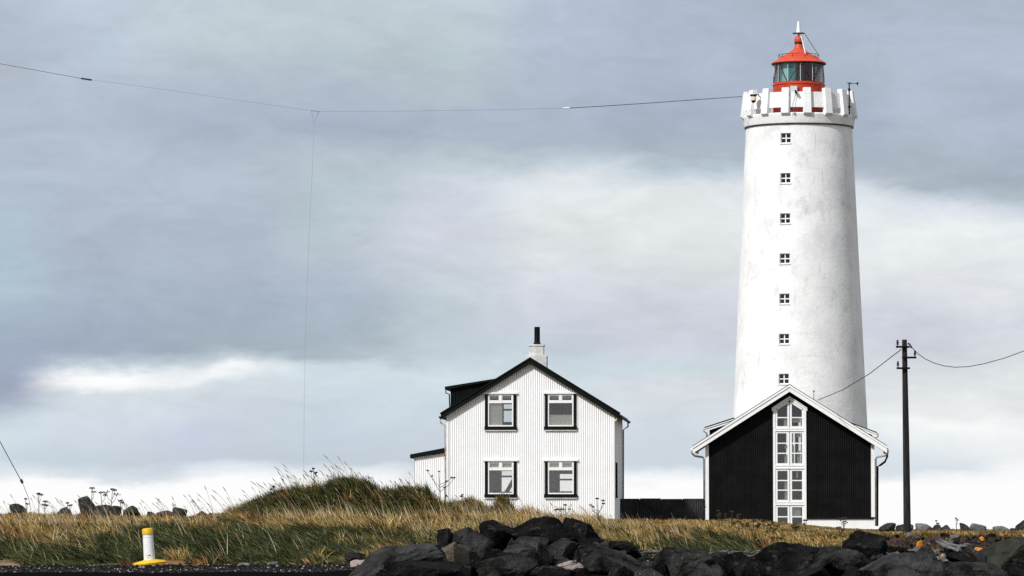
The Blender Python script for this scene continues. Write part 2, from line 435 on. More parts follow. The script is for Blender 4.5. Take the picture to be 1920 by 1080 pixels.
# ------------------------------------------------------------------ mesh helpers
class MB:
    def __init__(s):
        s.v, s.f, s.m = [], [], []

    def add(s, vs_, fs, mi=0):
        o = len(s.v)
        s.v += [tuple(p) for p in vs_]
        for f in fs:
            s.f.append(tuple(i + o for i in f))
            s.m.append(mi)
        return s

    def box(s, x0, x1, y0, y1, z0, z1, mi=0):
        return s.add([(x0, y0, z0), (x1, y0, z0), (x1, y1, z0), (x0, y1, z0), (x0, y0, z1), (x1, y0, z1), (x1, y1, z1), (x0, y1, z1)],
                     [(0, 3, 2, 1), (4, 5, 6, 7), (0, 1, 5, 4), (1, 2, 6, 5), (2, 3, 7, 6), (3, 0, 4, 7)], mi)

    def prism(s, poly, y0, y1, mi=0):
        """polygon in x,z (counter-clockwise seen from -y), extruded from y0 to y1"""
        n = len(poly)
        vs_ = [(x, y0, z) for x, z in poly] + [(x, y1, z) for x, z in poly]
        fs = [tuple(range(n)), tuple(range(2 * n - 1, n - 1, -1))]
        for i in range(n):
            j = (i + 1) % n
            fs.append((j, i, i + n, j + n))
        return s.add(vs_, fs, mi)

    def tube(s, pts, r, n=8, mi=0, cap=True):
        pts = [Vector(p) for p in pts]
        rs = r if isinstance(r, (list, tuple)) else [r] * len(pts)
        rings = []
        for i, p in enumerate(pts):
            d = (pts[min(i + 1, len(pts) - 1)] - pts[max(i - 1, 0)]).normalized()
            up = Vector((0, 0, 1)) if abs(d.z) < 0.9 else Vector((0, 1, 0))
            a_ = d.cross(up).normalized()
            b_ = d.cross(a_).normalized()
            rings.append([p + (a_ * math.cos(2 * math.pi * k / n) + b_ * math.sin(2 * math.pi * k / n)) * rs[i] for k in range(n)])
        vs_ = [q for rg in rings for q in rg]
        fs = []
        for i in range(len(pts) - 1):
            for k in range(n):
                k2 = (k + 1) % n
                fs.append((i * n + k, i * n + k2, (i + 1) * n + k2, (i + 1) * n + k))
        if cap:
            fs.append(tuple(range(n - 1, -1, -1)))
            fs.append(tuple(range((len(pts) - 1) * n, len(pts) * n)))
        return s.add(vs_, fs, mi)

    def lathe(s, prof, n=32, c=(0, 0, 0), a0=0.0, a1=2 * math.pi, mi=0, close=False):
        full = abs(a1 - a0 - 2 * math.pi) < 1e-6
        m = n if full else n + 1
        vs_, fs = [], []
        for r, z in prof:
            for k in range(m):
                an = a0 + (a1 - a0) * k / n
                vs_.append((c[0] + r * math.sin(an), c[1] - r * math.cos(an), c[2] + z))
        np_ = len(prof)
        rng = np_ if close else np_ - 1
        for i in range(rng):
            i2 = (i + 1) % np_
            for k in range(n):
                k2 = (k + 1) % m
                fs.append((i * m + k, i * m + k2, i2 * m + k2, i2 * m + k))
        if not full and close:
            fs.append(tuple(i * m for i in range(np_)))
            fs.append(tuple(i * m + n for i in range(np_ - 1, -1, -1)))
        return s.add(vs_, fs, mi)

    def build(s, name, mats, parent=None, smooth=False, loc=None):
        me_ = bpy.data.meshes.new(name)
        me_.from_pydata(s.v, [], s.f)
        if not isinstance(mats, (list, tuple)):
            mats = [mats]
        for m_ in mats:
            me_.materials.append(m_)
        if len(mats) > 1:
            me_.polygons.foreach_set("material_index", s.m)
        if smooth:
            me_.polygons.foreach_set("use_smooth", [True] * len(me_.polygons))
            if smooth == "auto":
                me_.set_sharp_from_angle(angle=math.radians(35))
        me_.update()
        o = bpy.data.objects.new(name, me_)
        col.objects.link(o)
        if parent:
            o.parent = parent
        if loc is not None:
            o.location = loc
        return o


def empty(name, loc=(0, 0, 0), rz=0.0):
    o = bpy.data.objects.new(name, None)
    o.empty_display_size = 0.3
    col.objects.link(o)
    o.location = loc
    o.rotation_euler = (0, 0, rz)
    return o


def tag(o, label=None, cat=None, group=None, kind=None):
    if label:
        o["label"] = label
    if cat:
        o["category"] = cat
    if group:
        o["group"] = group
    if kind:
        o["kind"] = kind
    return o


# ------------------------------------------------------------------ terrain
def vnoise(x, y, seed=0):
    x = np.asarray(x, float)
    y = np.asarray(y, float)
    xi, yi = np.floor(x).astype(np.int64), np.floor(y).astype(np.int64)
    fx, fy = x - xi, y - yi
    fx = fx * fx * (3 - 2 * fx)
    fy = fy * fy * (3 - 2 * fy)

    def h(i, j):
        k = (i * 374761393 + j * 668265263 + seed * 974634777) & 0xFFFFFFFF
        k = ((k ^ (k >> 13)) * 1274126177) & 0xFFFFFFFF
        return ((k ^ (k >> 16)) & 0xFFFF) / 65535.0

    return (h(xi, yi) * (1 - fx) + h(xi + 1, yi) * fx) * (1 - fy) + (h(xi, yi + 1) * (1 - fx) + h(xi + 1, yi + 1) * fx) * fy


def fbm(x, y, seed=0, o=3):
    s, a_, t = 0, 1, 0
    for i in range(o):
        s = s + a_ * vnoise(x * 2 ** i, y * 2 ** i, seed + i)
        t += a_
        a_ *= 0.5
    return s / t


YK = [60, 75, 90, 98, 105, 115, 125, 135, 150, 170, 185, 200, 220, 300, 520]
TB = {
    -150: [1115, 1092, 1075, 1064, 1052, 1015, 990, 972, 962, 968, 975, 980, 988, 1002, 1015],
    40: [1115, 1092, 1075, 1064, 1052, 1015, 990, 970, 958, 966, 975, 980, 988, 1002, 1015],
    250: [1115, 1092, 1075, 1064, 1045, 1005, 988, 972, 961, 968, 975, 980, 988, 1002, 1015],
    450: [1115, 1092, 1075, 1064, 1042, 1000, 985, 970, 957, 965, 975, 980, 988, 1002, 1015],
    620: [1115, 1092, 1075, 1064, 1040, 1005, 985, 968, 955, 962, 970, 980, 988, 1002, 1015],
    830: [1112, 1088, 1056, 1047, 1032, 1008, 988, 972, 962, 962, 966, 975, 985, 1002, 1015],
    960: [1108, 1070, 1025, 1018, 1010, 1000, 985, 974, 967, 965, 967, 972, 985, 1002, 1015],
    1100: [1104, 1072, 1034, 1026, 1020, 1010, 997, 985, 975, 969, 967, 972, 985, 1002, 1015],
    1250: [1108, 1092, 1072, 1056, 1042, 1026, 1015, 1003, 988, 974, 968, 970, 985, 1002, 1015],
    1400: [1108, 1092, 1072, 1056, 1040, 1025, 1016, 1006, 992, 978, 970, 966, 985, 1002, 1015],
    1480: [1108, 1092, 1072, 1054, 1036, 1022, 1013, 1006, 997, 986, 978, 975, 985, 1002, 1015],
    1560: [1106, 1088, 1064, 1050, 1034, 1021, 1012, 1006, 1000, 993, 988, 986, 988, 1002, 1015],
    1640: [1104, 1082, 1054, 1042, 1027, 1015, 1008, 1004, 1000, 996, 993, 991, 992, 1002, 1015],
    1750: [1104, 1085, 1062, 1050, 1036, 1018, 1008, 1001, 996, 992, 990, 990, 993, 1003, 1015],
    1940: [1104, 1085, 1062, 1050, 1033, 1015, 1007, 1001, 997, 993, 992, 991, 994, 1003, 1015],
}
UK = sorted(TB)
YG = np.concatenate([np.arange(55, 230, 1.0), np.arange(230, 525, 10.0)])
UG = np.arange(-300, 2101, 20.0)
tabY = np.array([np.interp(YG, YK, TB[u]) for u in UK])             # (U, Y)
TG = np.array([np.interp(UG, UK, tabY[:, j]) for j in range(len(YG))]).T  # (UG, YG)


def smooth(a_, k, ax):
    ker = np.hanning(2 * k + 3)[1:-1]
    ker /= ker.sum()
    pad = [(0, 0), (0, 0)]
    pad[ax] = (k, k)
    b_ = np.pad(a_, pad, mode="edge")
    return np.apply_along_axis(lambda v: np.convolve(v, ker, "valid"), ax, b_)


TG = smooth(TG, 4, 0)
TG = smooth(TG, 3, 1)
MOUNDS = [(880, 158, 0.50, 0.75, 2.0), (945, 160, 0.66, 0.34, 1.4), (1000, 160, 0.20, 0.6, 1.5), (100, 140, 0.15, 1.4, 2.0), (1210, 124, 0.30, 0.9, 1.5), (1370, 119, 0.30, 0.8, 1.5)]
RU = [370, 420, 460, 495, 535, 590, 622, 645, 680, 705, 730, 765, 795, 818, 840, 870]
RH = [0.0, .06, .20, .42, .66, .74, .90, 1.04, 1.02, .78, .64, .78, .80, .52, .18, 0.0]
RX = [(u_k - 960) * 142 / FPX for u_k in RU]


def ridge(x, y):
    h = 0
    for k in (-.12, 0, .12):
        h = h + np.interp(x + k + .25 * (fbm(x / .6, y / .9, 71) - .5), RX, RH) / 3
    return h * np.exp(-(np.abs(y - 142) / 2.6) ** 2.4) * (.84 + .5 * (fbm(x / .42, y / .7, 31) - .3))


def grass_h(u, Y):
    """how tall the grass stands on average (m)"""
    base = np.interp(u, [-300, 1380, 1600, 2100], [0.20, 0.17, 0.06, 0.05])
    near = np.clip((Y - 99) / 8, 0, 1)
    return base * near * np.where(u > 700, np.clip((Y - 102) / 6, 0, 1), 1)


def terrain(x, y):
    x = np.asarray(x, float)
    y = np.asarray(y, float)
    Y = np.maximum(y, 1.0)
    u = 960 + FPX * x / Y
    uc = np.clip(u, -300, 2100)
    Yc = np.clip(y, 60, 519)
    ui = np.clip((uc + 300) / 20, 0, len(UG) - 1.001)
    yi = np.where(Yc < 229, Yc - 55, 174 + (Yc - 229) / 10.0)
    yi = np.clip(yi, 0, len(YG) - 1.001)
    i, j = ui.astype(int), yi.astype(int)
    fu, fy = ui - i, yi - j
    py = (TG[i, j] * (1 - fu) + TG[i + 1, j] * fu) * (1 - fy) + (TG[i, j + 1] * (1 - fu) + TG[i + 1, j + 1] * fu) * fy
    z = (HOR - py) * Yc / FPX
    z = np.where(y < 60, z - (60 - y) * 0.012, z)
    z = z - grass_h(uc, y)
    z = z + ridge(x, y)
    for mu, mY, mh, sx, sy in MOUNDS:
        cx = (mu - 960) * mY / FPX
        q = ((x - cx) / sx) ** 2 + ((y - mY) / sy) ** 2
        z = z + mh * np.exp(-q ** 1.3) * (0.86 + 0.5 * (fbm(x / 0.45, y / 0.8, 31) - 0.35))
    tus = np.clip((y - 100) / 6, 0, 1) * np.interp(uc, [-300, 1400, 1600], [1, 0.8, 0.25])
    tus = tus * np.where(y > 175, 0.3, 1)
    z = z + tus * np.interp(y, [98, 104, 126, 136], [0.26, 0.5, 0.5, 0.26]) * (fbm(x / 1.3, y / 2.2, 3) - 0.5) * 2 * 0.6
    z = z + 0.03 * (fbm(x / 0.6, y / 0.9, 9) - 0.5)
    return z


def th(x, y):
    return float(terrain(np.array([x]), np.array([y]))[0])


def greenness(u, Y, x):
    """1 green and lush, 0 dry and golden"""
    n = fbm(x / 2.2, Y / 4.5, 21)
    Y0_ = Y
    Y = Y + 20 * (fbm(x / 2.6, Y / 30, 23) - .5)
    g = np.interp(Y, [98, 106, 116, 125, 132, 140], [0.75, 1.2, 1.15, 0.5, 0.12, 0.0])
    g = np.where(u > 830, np.interp(Y, [100, 112, 128, 145], [0.75, 0.65, 0.4, 0.0]), g)
    g = np.where(u > 1420, np.interp(Y, [100, 125, 170], [0.4, 0.22, 0.15]), g)
    Y = Y0_
    g = g + 1.6 * np.clip(ridge(x, Y) * 2.2 - .25, 0, 1)
    g = g + 0.5 * np.exp(-((u - 945) / 30) ** 2 - ((Y - 160) / 3) ** 2)
    return np.clip(g + (n - 0.5) * 1.9, 0, 1)


xs = np.concatenate([np.array([-4000, -1500, -600, -300, -160, -100, -70, -50]), np.arange(-40, 40.01, 0.3), np.array([50, 70, 100, 160, 300, 600, 1500, 4000])])
ys = np.concatenate([np.array([-400, -100, -20, 0, 20, 40, 50]), np.arange(55, 230, 0.4), np.arange(232, 320, 4), np.array([340, 380, 450, 520])])
gx, gy = np.meshgrid(xs, ys)
gz = terrain(gx, gy)
gz = np.where(gy < 50, -1.6 + 0 * gz, gz)
nv = gx.size
me_ = bpy.data.meshes.new("ground")
vv = np.stack([gx.ravel(), gy.ravel(), gz.ravel()], 1)
ny, nx = gx.shape
ii = (np.arange(ny - 1)[:, None] * nx + np.arange(nx - 1)[None, :]).ravel()
ff = np.stack([ii, ii + 1, ii + nx + 1, ii + nx], 1)


def np_mesh(name, verts, faces, fs=4):
    m_ = bpy.data.meshes.new(name)
    m_.vertices.add(len(verts))
    m_.vertices.foreach_set("co", np.ascontiguousarray(verts, dtype=np.float32).ravel())
    m_.loops.add(faces.size)
    m_.loops.foreach_set("vertex_index", np.ascontiguousarray(faces, dtype=np.int32).ravel())
    m_.polygons.add(len(faces))
    m_.polygons.foreach_set("loop_start", np.arange(0, faces.size, fs, dtype=np.int32))
    m_.polygons.foreach_set("loop_total", np.full(len(faces), fs, dtype=np.int32))
    m_.update(calc_edges=True)
    return m_


def set_col(m_, c):
    at = m_.color_attributes.new("Col", "FLOAT_COLOR", "POINT")
    c4 = np.concatenate([c, np.ones((len(c), 1))], 1).astype(np.float32)
    at.data.foreach_set("color", c4.ravel())


gm = np_mesh("ground", vv, ff)
gm.polygons.foreach_set("use_smooth", np.ones(len(ff), dtype=bool))
fu_ = 960 + FPX * gx / np.maximum(gy, 1)
G = greenness(fu_, gy, gx)[..., None]
cg = G * np.array([0.035, 0.045, 0.016]) + (1 - G) * np.array([0.17, 0.115, 0.045])
nn = fbm(gx / 0.9, gy / 1.5, 40)[..., None]
dk = np.array([0.013, 0.0125, 0.012])
rockz = np.clip((101 - gy) / 2, 0, 1)[..., None]
rockz = np.maximum(rockz, (((fu_ > 1610) & (gy < 127)) * 1.0)[..., None])
cg = cg * (1 - rockz) + dk * rockz
rust = (np.clip(1 - np.abs(gy - 101.5) / 2.2, 0, 1) * (fu_ < 700))[..., None] * np.clip((nn - 0.35) * 4, 0, 1)
cg = cg * (1 - rust) + np.array([0.30, 0.15, 0.06]) * rust
sand = (np.exp(-((fu_ - 15) / 42) ** 2 - ((gy - 106) / 4.2) ** 2))[..., None]
cg = cg * (1 - sand) + np.array([0.36, 0.23, 0.14]) * sand
set_col(gm, cg.reshape(-1, 3))
gm.materials.append(M["ground"])
ground = bpy.data.objects.new("ground", gm)
col.objects.link(ground)
tag(ground, "grassy headland rising from the roadside to the buildings", kind="structure")

sea = MB().add([(-9000, 380, -1.45), (9000, 380, -1.45), (9000, 14000, -1.45), (-9000, 14000, -1.45)], [(0, 1, 2, 3)]).build("sea", M["sea"])
tag(sea, "flat grey sea beyond the headland", kind="structure")

# road: a sheet laid on the ground along the lower left edge
rx = np.arange(-60, 3.01, 0.5)
ry = np.arange(70, 93.01, 0.5)
rgx, rgy = np.meshgrid(rx, ry)
edge = 89.8 + 3.5 * (fbm(rgx / 1.1, rgy * 0, 5) - 0.5)
rgy2 = np.minimum(rgy, edge)
rgz = terrain(rgx, rgy2) + 0.03
rn = rgx.shape
ii = (np.arange(rn[0] - 1)[:, None] * rn[1] + np.arange(rn[1] - 1)[None, :]).ravel()
rm = np_mesh("road", np.stack([rgx.ravel(), rgy2.ravel(), rgz.ravel()], 1), np.stack([ii, ii + 1, ii + rn[1] + 1, ii + rn[1]], 1))
rm.materials.append(M["asphalt"])
road = bpy.data.objects.new("road", rm)
col.objects.link(road)
tag(road, "dark asphalt road along the foot of the grass bank", kind="structure")


# ------------------------------------------------------------------ corrugated sheets
def corr(mb, a0, a1, zb, zt, place, holes=(), pitch=0.0903, amp=0.0135, mi=0, spw=8, zsplit=None):
    """corrugated sheet between a0 and a1; zb/zt are functions of a; holes [(a,a,z,z)]; place(a, d, z) -> point"""
    n = int(round((a1 - a0) / pitch * spw))
    xs_ = [a0 + (a1 - a0) * i / n for i in range(n + 1)]
    for h in holes:
        xs_ += [h[0], h[1]]
    xs_ = sorted(set(round(x, 5) for x in xs_))
    for xa, xb in zip(xs_[:-1], xs_[1:]):
        if xb - xa < 1e-4:
            continue
        xm = (xa + xb) / 2
        segs = [(zb(xa), zt(xa), zb(xb), zt(xb))]
        for h in sorted(holes, key=lambda q: q[2]):
            if h[0] < xm < h[1]:
                s0 = segs.pop()
                segs.append((s0[0], h[2], s0[2], h[2]))
                segs.append((h[3], s0[1], h[3], s0[3]))
        da = amp * math.cos(2 * math.pi * xa / pitch)
        db = amp * math.cos(2 * math.pi * xb / pitch)
        for za, zA, zb_, zB in segs:
            if zA - za < 1e-4 and zB - zb_ < 1e-4:
                continue
            mb.add([place(xa, da, za), place(xb, db, zb_), place(xb, db, zB), place(xa, da, zA)], [(0, 1, 2, 3)], mi)
    return mb


def to_local(root, p):
    return root.matrix_world.inverted() @ Vector(p)


def frame_mb(mb, x0, x1, z0, z1, w, y0, y1):
    mb.box(x0, x1, y0, y1, z0, z0 + w)
    mb.box(x0, x1, y0, y1, z1 - w, z1)
    mb.box(x0, x0 + w, y0, y1, z0 + w, z1 - w)
    mb.box(x1 - w, x1, y0, y1, z0 + w, z1 - w)


# ------------------------------------------------------------------ white house
YW = 185.0
SW = FPX / YW


def zW(py, Y=YW):
    return P(960, py, Y).z


wx0 = P(994.5, 900, YW).x
white = empty("white_house", (wx0, YW, 0), -math.radians(3.7))
bpy.context.view_layer.update()
tag(white, "white corrugated iron house with black roof edge and four front windows", "house")
HW = 155.5 / SW                      # half width of the gable
DW = 9.0
zap, zev = zW(679), zW(775)
slopeW = (zap - zev) / HW
gable = lambda x: zap - slopeW * abs(x)
ZB = -0.25
wins = []
for (pxa, pxb, pya, pyb) in ((909, 968, 737, 806), (1021.5, 1081, 737, 806), (909, 968.5, 863, 933), (1021.5, 1081.5, 863, 933)):
    wins.append(((pxa - 994.5) / SW, (pxb - 994.5) / SW, zW(pyb), zW(pya)))
holes = [(a + 0.06, b - 0.06, c + 0.09, d - 0.05) for a, b, c, d in wins]
mb = MB()
corr(mb, -HW, HW, lambda x: ZB, gable, lambda a, d, z: (a, -d, z), holes)
# right side wall, seen at a grazing angle, with its window opening
rwin = (1.6, 2.5, zW(931, 188), zW(868, 188))
corr(mb, 0.02, DW, lambda x: ZB, lambda x: zev, lambda a, d, z: (HW + 0.01 + d, a, z), [(rwin[0] + .05, rwin[1] - .05, rwin[2] + .05, rwin[3] - .05)])
corr(mb, 0.02, DW, lambda x: ZB, lambda x: zev, lambda a, d, z: (-HW - 0.01 - d, a, z))
# rear wall with openings that line up with real rear windows
rear_open = []
for (pxa, pxb, pya, pyb) in ((943.5, 963.5, 757, 792), (939.5, 961, 882, 923), (1049, 1076, 888, 922)):
    p, q = to_local(white, P(pxa, pyb, YW + DW)), to_local(white, P(pxb, pya, YW + DW))
    rear_open.append((p.x, q.x, p.z, q.z))
corr(mb, -HW, HW, lambda x: ZB, gable, lambda a, d, z: (a, DW + d, z), [r for r in rear_open])
wall = mb.build("wall", M["corr_white"], white)
wall["label"] = "white corrugated iron wall sheeting with rust spots"
# corner boards and base
for sx in (-1, 1):
    x0, x1 = sorted((sx * (HW - 0.04), sx * (HW + 0.05)))
    MB().box(x0, x1, -0.04, 0.06, ZB, zev - 0.02).build("corner_board", M["corr_white"], white)
# inner lining and floors
mb = MB()
zm = zW(838)
mb.box(-HW + .05, HW - .05, 0.15, DW - 0.15, zm - 0.12, zm + 0.02, 1)
mb.box(-HW + .05, HW - .05, 0.15, DW - 0.15, zW(948) - 0.1, zW(948), 1)
mb.box(-HW + 1.35, HW - 1.35, 0.15, DW - 0.15, zev + .62, zev + .7)
mb.box(-0.06, 0.06, 0.2, DW - 0.2, zW(948), zev + .6)
for sx in (-1, 1):
    x0, x1 = sorted((sx * (HW - 0.14), sx * (HW - 0.06)))
    mb.box(x0, x1, 0.1, DW - 0.1, ZB, zev)
yy = DW - 0.12
inner = MB()
corr(inner, -HW + 0.1, HW - 0.1, lambda x: ZB, lambda x: gable(x) - .1, lambda a, d, z: (a, yy, z), [r for r in rear_open], pitch=2.0, amp=0)
o = len(mb.v)
mb.add(inner.v, inner.f, 0)
mb.build("interior", [M["room"], M["wood_floor"]], white)
# roof
mb = MB()
tR = 0.14
ex = HW + 0.25
ov = 0.16
for sx in (-1, 1):
    z_e = zap - slopeW * ex
    nx_, nz_ = slopeW / math.hypot(1, slopeW), 1 / math.hypot(1, slopeW)
    poly = [(0, zap), (sx * ex, z_e), (sx * ex, z_e + tR), (0, zap + tR)]
    if sx > 0:
        pass
    else:
        poly = poly[::-1]
    mb.prism(poly, -ov, DW + ov)
roof = mb.build("roof", M["dark_green"], white)
mb = MB()
for sx in (-1, 1):
    z_e = zap - slopeW * ex
    poly = [(0, zap - 0.07), (sx * (ex + .02), z_e - 0.09), (sx * (ex + .02), z_e + tR + 0.015), (0, zap + tR + 0.03)]
    if sx < 0:
        poly = poly[::-1]
    mb.prism(poly, -ov - 0.05, -ov + 0.0)
    poly2 = [(0, zap + tR - 0.02), (sx * (ex + .05), z_e + tR - 0.03), (sx * (ex + .05), z_e + tR + 0.035), (0, zap + tR + 0.06)]
    if sx < 0:
        poly2 = poly2[::-1]
    mb.prism(poly2, -ov - 0.09, -ov - 0.052)
mb.build("bargeboard", M["dark_green"], white)


def house_window(root, x0, x1, z0, z1, seed):
    """black surround boards and sill, white frame, two small upper panes and one large pane"""
    w = MB()
    w.box(x0 + 0.005, x0 + 0.12, -0.055, 0.10, z0 + 0.14, z1 - 0.04)
    w.box(x1 - 0.12, x1 - 0.005, -0.055, 0.10, z0 + 0.14, z1 - 0.04)
    w.box(x0 - 0.02, x1 + 0.02, -0.09, 0.10, z0 + 0.005, z0 + 0.14)
    wn_ = w.build("window", M["black_trim"], root)
    MB().box(x0 - 0.06, x1 + 0.06, -0.085, 0.08, z1 - 0.035, z1 + 0.04).build("lintel", M["white_wood"], wn_)
    MB().box(x0, x1, -0.075, -0.02, z0 - 0.045, z0 + 0.002).build("flashing", M["plaster_old"], wn_)
    fx0, fx1, fz0, fz1 = x0 + 0.122, x1 - 0.122, z0 + 0.143, z1 - 0.038
    f = MB()
    fw = 0.055
    frame_mb(f, fx0, fx1, fz0, fz1, fw, -0.03, 0.07)
    tz = fz1 - 0.33
    f.box(fx0 + fw, fx1 - fw, -0.035, 0.07, tz - 0.045, tz + 0.045)
    xm = (fx0 + fx1) / 2
    f.box(xm - 0.05, xm + 0.05, -0.035, 0.07, tz + 0.047, fz1 - fw)
    for xa, xb in ((fx0 + fw, xm - 0.052), (xm + 0.052, fx1 - fw)):
        frame_mb(f, xa + .002, xb - .002, tz + 0.05, fz1 - fw - .003, 0.022, -0.015, 0.05)
    f.build("frame", M["white_wood"], wn_)
    for xa, xb, za, zb_ in ((fx0 + fw, xm - 0.05, tz + 0.045, fz1 - fw), (xm + 0.05, fx1 - fw, tz + 0.045, fz1 - fw), (fx0 + fw, fx1 - fw, fz0 + fw, tz - 0.045)):
        g = MB().box(xa + .001, xb - .001, 0.012, 0.02, za + .001, zb_ - .001).build("pane", M["glass"], wn_)
    return wn_


wo_ = []
for k, (a_, b_, c_, d_) in enumerate(wins):
    wo_.append(house_window(white, a_, b_, c_, d_, k))
# half drawn curtains behind the panes
a_, b_, c_, d_ = wins[0]
MB().box(a_ + .2, a_ + .72, 0.085, 0.10, c_ + .15, d_ - .4).build("curtain", M["curtain_w"], wo_[0])
a_, b_, c_, d_ = wins[1]
MB().box(a_ + .15, b_ - .15, 0.085, 0.10, c_ + .1, c_ + .62).build("curtain", M["curtain_w"], wo_[1])
for k in (2, 3):
    a_, b_, c_, d_ = wins[k]
    MB().box(a_ + .13, b_ - .13, 0.085, 0.10, d_ - .40, d_ - .05).build("curtain", M["curtain_w"], wo_[k])
a_, b_, c_, d_ = wins[2]
MB().add([(b_ - .62, .6, c_ + .1), (b_ - .42, .6, c_ + .1), (b_ - .02, .6, c_ + .85), (b_ - .12, .6, c_ + .98)], [(0, 1, 2, 3)]).add(
    [(b_ - .62, .66, c_ + .1), (b_ - .42, .66, c_ + .1), (b_ - .02, .66, c_ + .85), (b_ - .12, .66, c_ + .98)], [(3, 2, 1, 0)]).build("stair_rail", M["black_trim"], wo_[2])
# side window, edge on
sw = MB()
sw.box(HW - .02, HW + .07, rwin[0] - .02, rwin[0] + .08, rwin[2], rwin[3])
sw.box(HW - .02, HW + .07, rwin[1] - .08, rwin[1] + .02, rwin[2], rwin[3])
sw.box(HW - .02, HW + .09, rwin[0] - .04, rwin[1] + .04, rwin[2] - .06, rwin[2])
swo = sw.build("window", M["black_trim"], white)
MB().box(HW, HW + .012, rwin[0] + .08, rwin[1] - .08, rwin[2], rwin[3]).build("pane", M["glass"], swo)
# rear windows
for (a_, b_, c_, d_) in rear_open:
    f = MB()
    frame_mb(f, a_ - .03, b_ + .03, c_ - .03, d_ + .03, .05, DW - .05, DW + .06)
    f.box(a_, b_, DW - .02, DW + .03, d_ - .30, d_ - .22)
    ro = f.build("window", M["white_wood"], white)
    MB().box(a_, b_, DW + .0, DW + .008, c_, d_).build("pane", M["glass"], ro)
# chimney, 4.3 m back along the ridge
cD = 4.4
Sc = FPX / (YW + cD)
cx = 0.0
zc0, zc1, zc2 = zap - 0.5, zW(667, YW + cD), zW(646, YW + cD)
pt = zW(613, YW + cD)
mb = MB()
mb.box(-.43, .45, cD - .4, cD + .4, zc0, zc1)
mb.box(-.30, .31, cD - .3, cD + .3, zc1 - .002, zc2 - .09)
mb.box(-.325, .335, cD - .325, cD + .325, zc2 - .09, zc2)
ch = mb.build("chimney", M["plaster_old"], roof)
bv = ch.modifiers.new("edge", "BEVEL")
bv.width = 0.02
bv.segments = 2
MB().lathe([(0.001, zc2), (.155, zc2), (.155, zc2 + .05), (.122, zc2 + .10), (.118, pt), (.095, pt), (.09, zc2 + .4), (.001, zc2 + .4)], 20, (0.02, cD, 0)).build("flue_pot", M["pot"], roof, smooth="auto")
# dormer on the left slope
Yd = 1.6
dm = MB()
zA, zB_ = zW(727, YW + Yd), zW(714, YW + Yd)
xl, xr = -3.42, -1.62
roofz = lambda x: zap + tR - slopeW * abs(x)
shed = lambda x: zA - 0.06 + (zB_ - zA) * (x + 3.5) / 1.8
corr(dm, xl, xr, lambda x: roofz(x) - 0.05, lambda x: max(shed(x), roofz(x) - .04), lambda a, d, z: (a, Yd - d, z))
corr(dm, xl, xr, lambda x: roofz(x) - 0.05, lambda x: max(shed(x), roofz(x) - .04), lambda a, d, z: (a, Yd + 4.4 + d, z))
corr(dm, Yd, Yd + 4.4, lambda x: roofz(xl) - .05, lambda x: shed(xl), lambda a, d, z: (xl - d, a, z), [(Yd + 1, Yd + 3.4, roofz(xl) + .3, roofz(xl) + .8)])
dor = dm.build("dormer", M["dark_green"], white)
mb = MB()
mb.prism([(-3.66, zA - .07), (-1.5, zB_ + .02), (-1.5, zB_ + .10), (-3.66, zA + .05)], Yd - .14, Yd + 4.55)
mb.build("dormer_roof", M["dark_green"], dor)
f = MB()
f.box(xl - .03, xl + .03, Yd + 1, Yd + 3.4, roofz(xl) + .3, roofz(xl) + .36)
f.box(xl - .03, xl + .03, Yd + 2.15, Yd + 2.25, roofz(xl) + .36, roofz(xl) + .8)
f.build("dormer_window", M["white_wood"], dor)
MB().tube([(-3.62, Yd - .1, zA - .03), (-3.62, Yd - .1, zA - .22), (-3.48, Yd - .08, zA - .26), (-3.45, Yd - .06, roofz(3.45))], .028, 8).build("downpipe", M["dark_green"], dor)
# gutters and downpipes
z_e = zap - slopeW * ex
for sx, mt in ((-1, "rusty"), (1, "grey_metal")):
    g = MB()
    xg = sx * (ex + 0.055)
    prof = [(xg - .06, z_e + .03), (xg - .05, z_e - .03), (xg, z_e - .06), (xg + .05, z_e - .03), (xg + .06, z_e + .03)]
    vs_ = [(x, -ov, z) for x, z in prof] + [(x, DW + ov, z) for x, z in prof]
    g.add(vs_, [(i, i + 1, i + 6, i + 5) for i in range(4)])
    g.prism([(xg - .06, z_e + .03), (xg - .05, z_e - .03), (xg, z_e - .06), (xg + .05, z_e - .03), (xg + .06, z_e + .03)][::1], -ov - .012, -ov - .002)
    go = g.build("gutter", M["dark_green"], roof)
    yq = 0.05 if sx < 0 else 7.8
    dp = MB().tube([(xg, yq, z_e - .05), (xg, yq, z_e - .22), (sx * (HW + .10), yq, z_e - .36), (sx * (HW + .09), yq, ZB)], .038, 10)
    dp.build("downpipe", M[mt], white, smooth=True)
MB().tube([(HW + .16, -.06, z_e + .02), (HW + .12, -.04, z_e - .13), (HW + .03, -.01, z_e - .16), (HW + .02, -.01, z_e - .30)], .03, 8).build("downpipe", M["white_wood"], white, smooth=True)
# lean-to on the left
Yl = 0.8
SL = FPX / (YW + Yl)
lx0 = (774.5 - 994.5) / SL
zl0, zl1 = zW(855, YW + Yl), zW(845, YW + Yl)
lt = MB()
lshed = lambda x: zl0 + (zl1 - zl0) * (x - lx0) / (-HW - lx0)
corr(lt, lx0, -HW, lambda x: ZB, lshed, lambda a, d, z: (a, Yl - d, z))
corr(lt, Yl, Yl + 4, lambda x: ZB, lambda x: lshed(lx0), lambda a, d, z: (lx0 - d, a, z))
corr(lt, lx0, -HW, lambda x: ZB, lshed, lambda a, d, z: (a, Yl + 4 + d, z))
lto = lt.build("lean_to", M["corr_white"], white)
lto["label"] = "low white corrugated lean-to with a sloping black roof"
mb = MB()
mb.prism([(lx0 - .18, zl0 - .09), (-HW - .02, zl1 - .07), (-HW - .02, zl1 + .15), (lx0 - .18, zl0 + .07)], Yl - .12, Yl + 4.1)
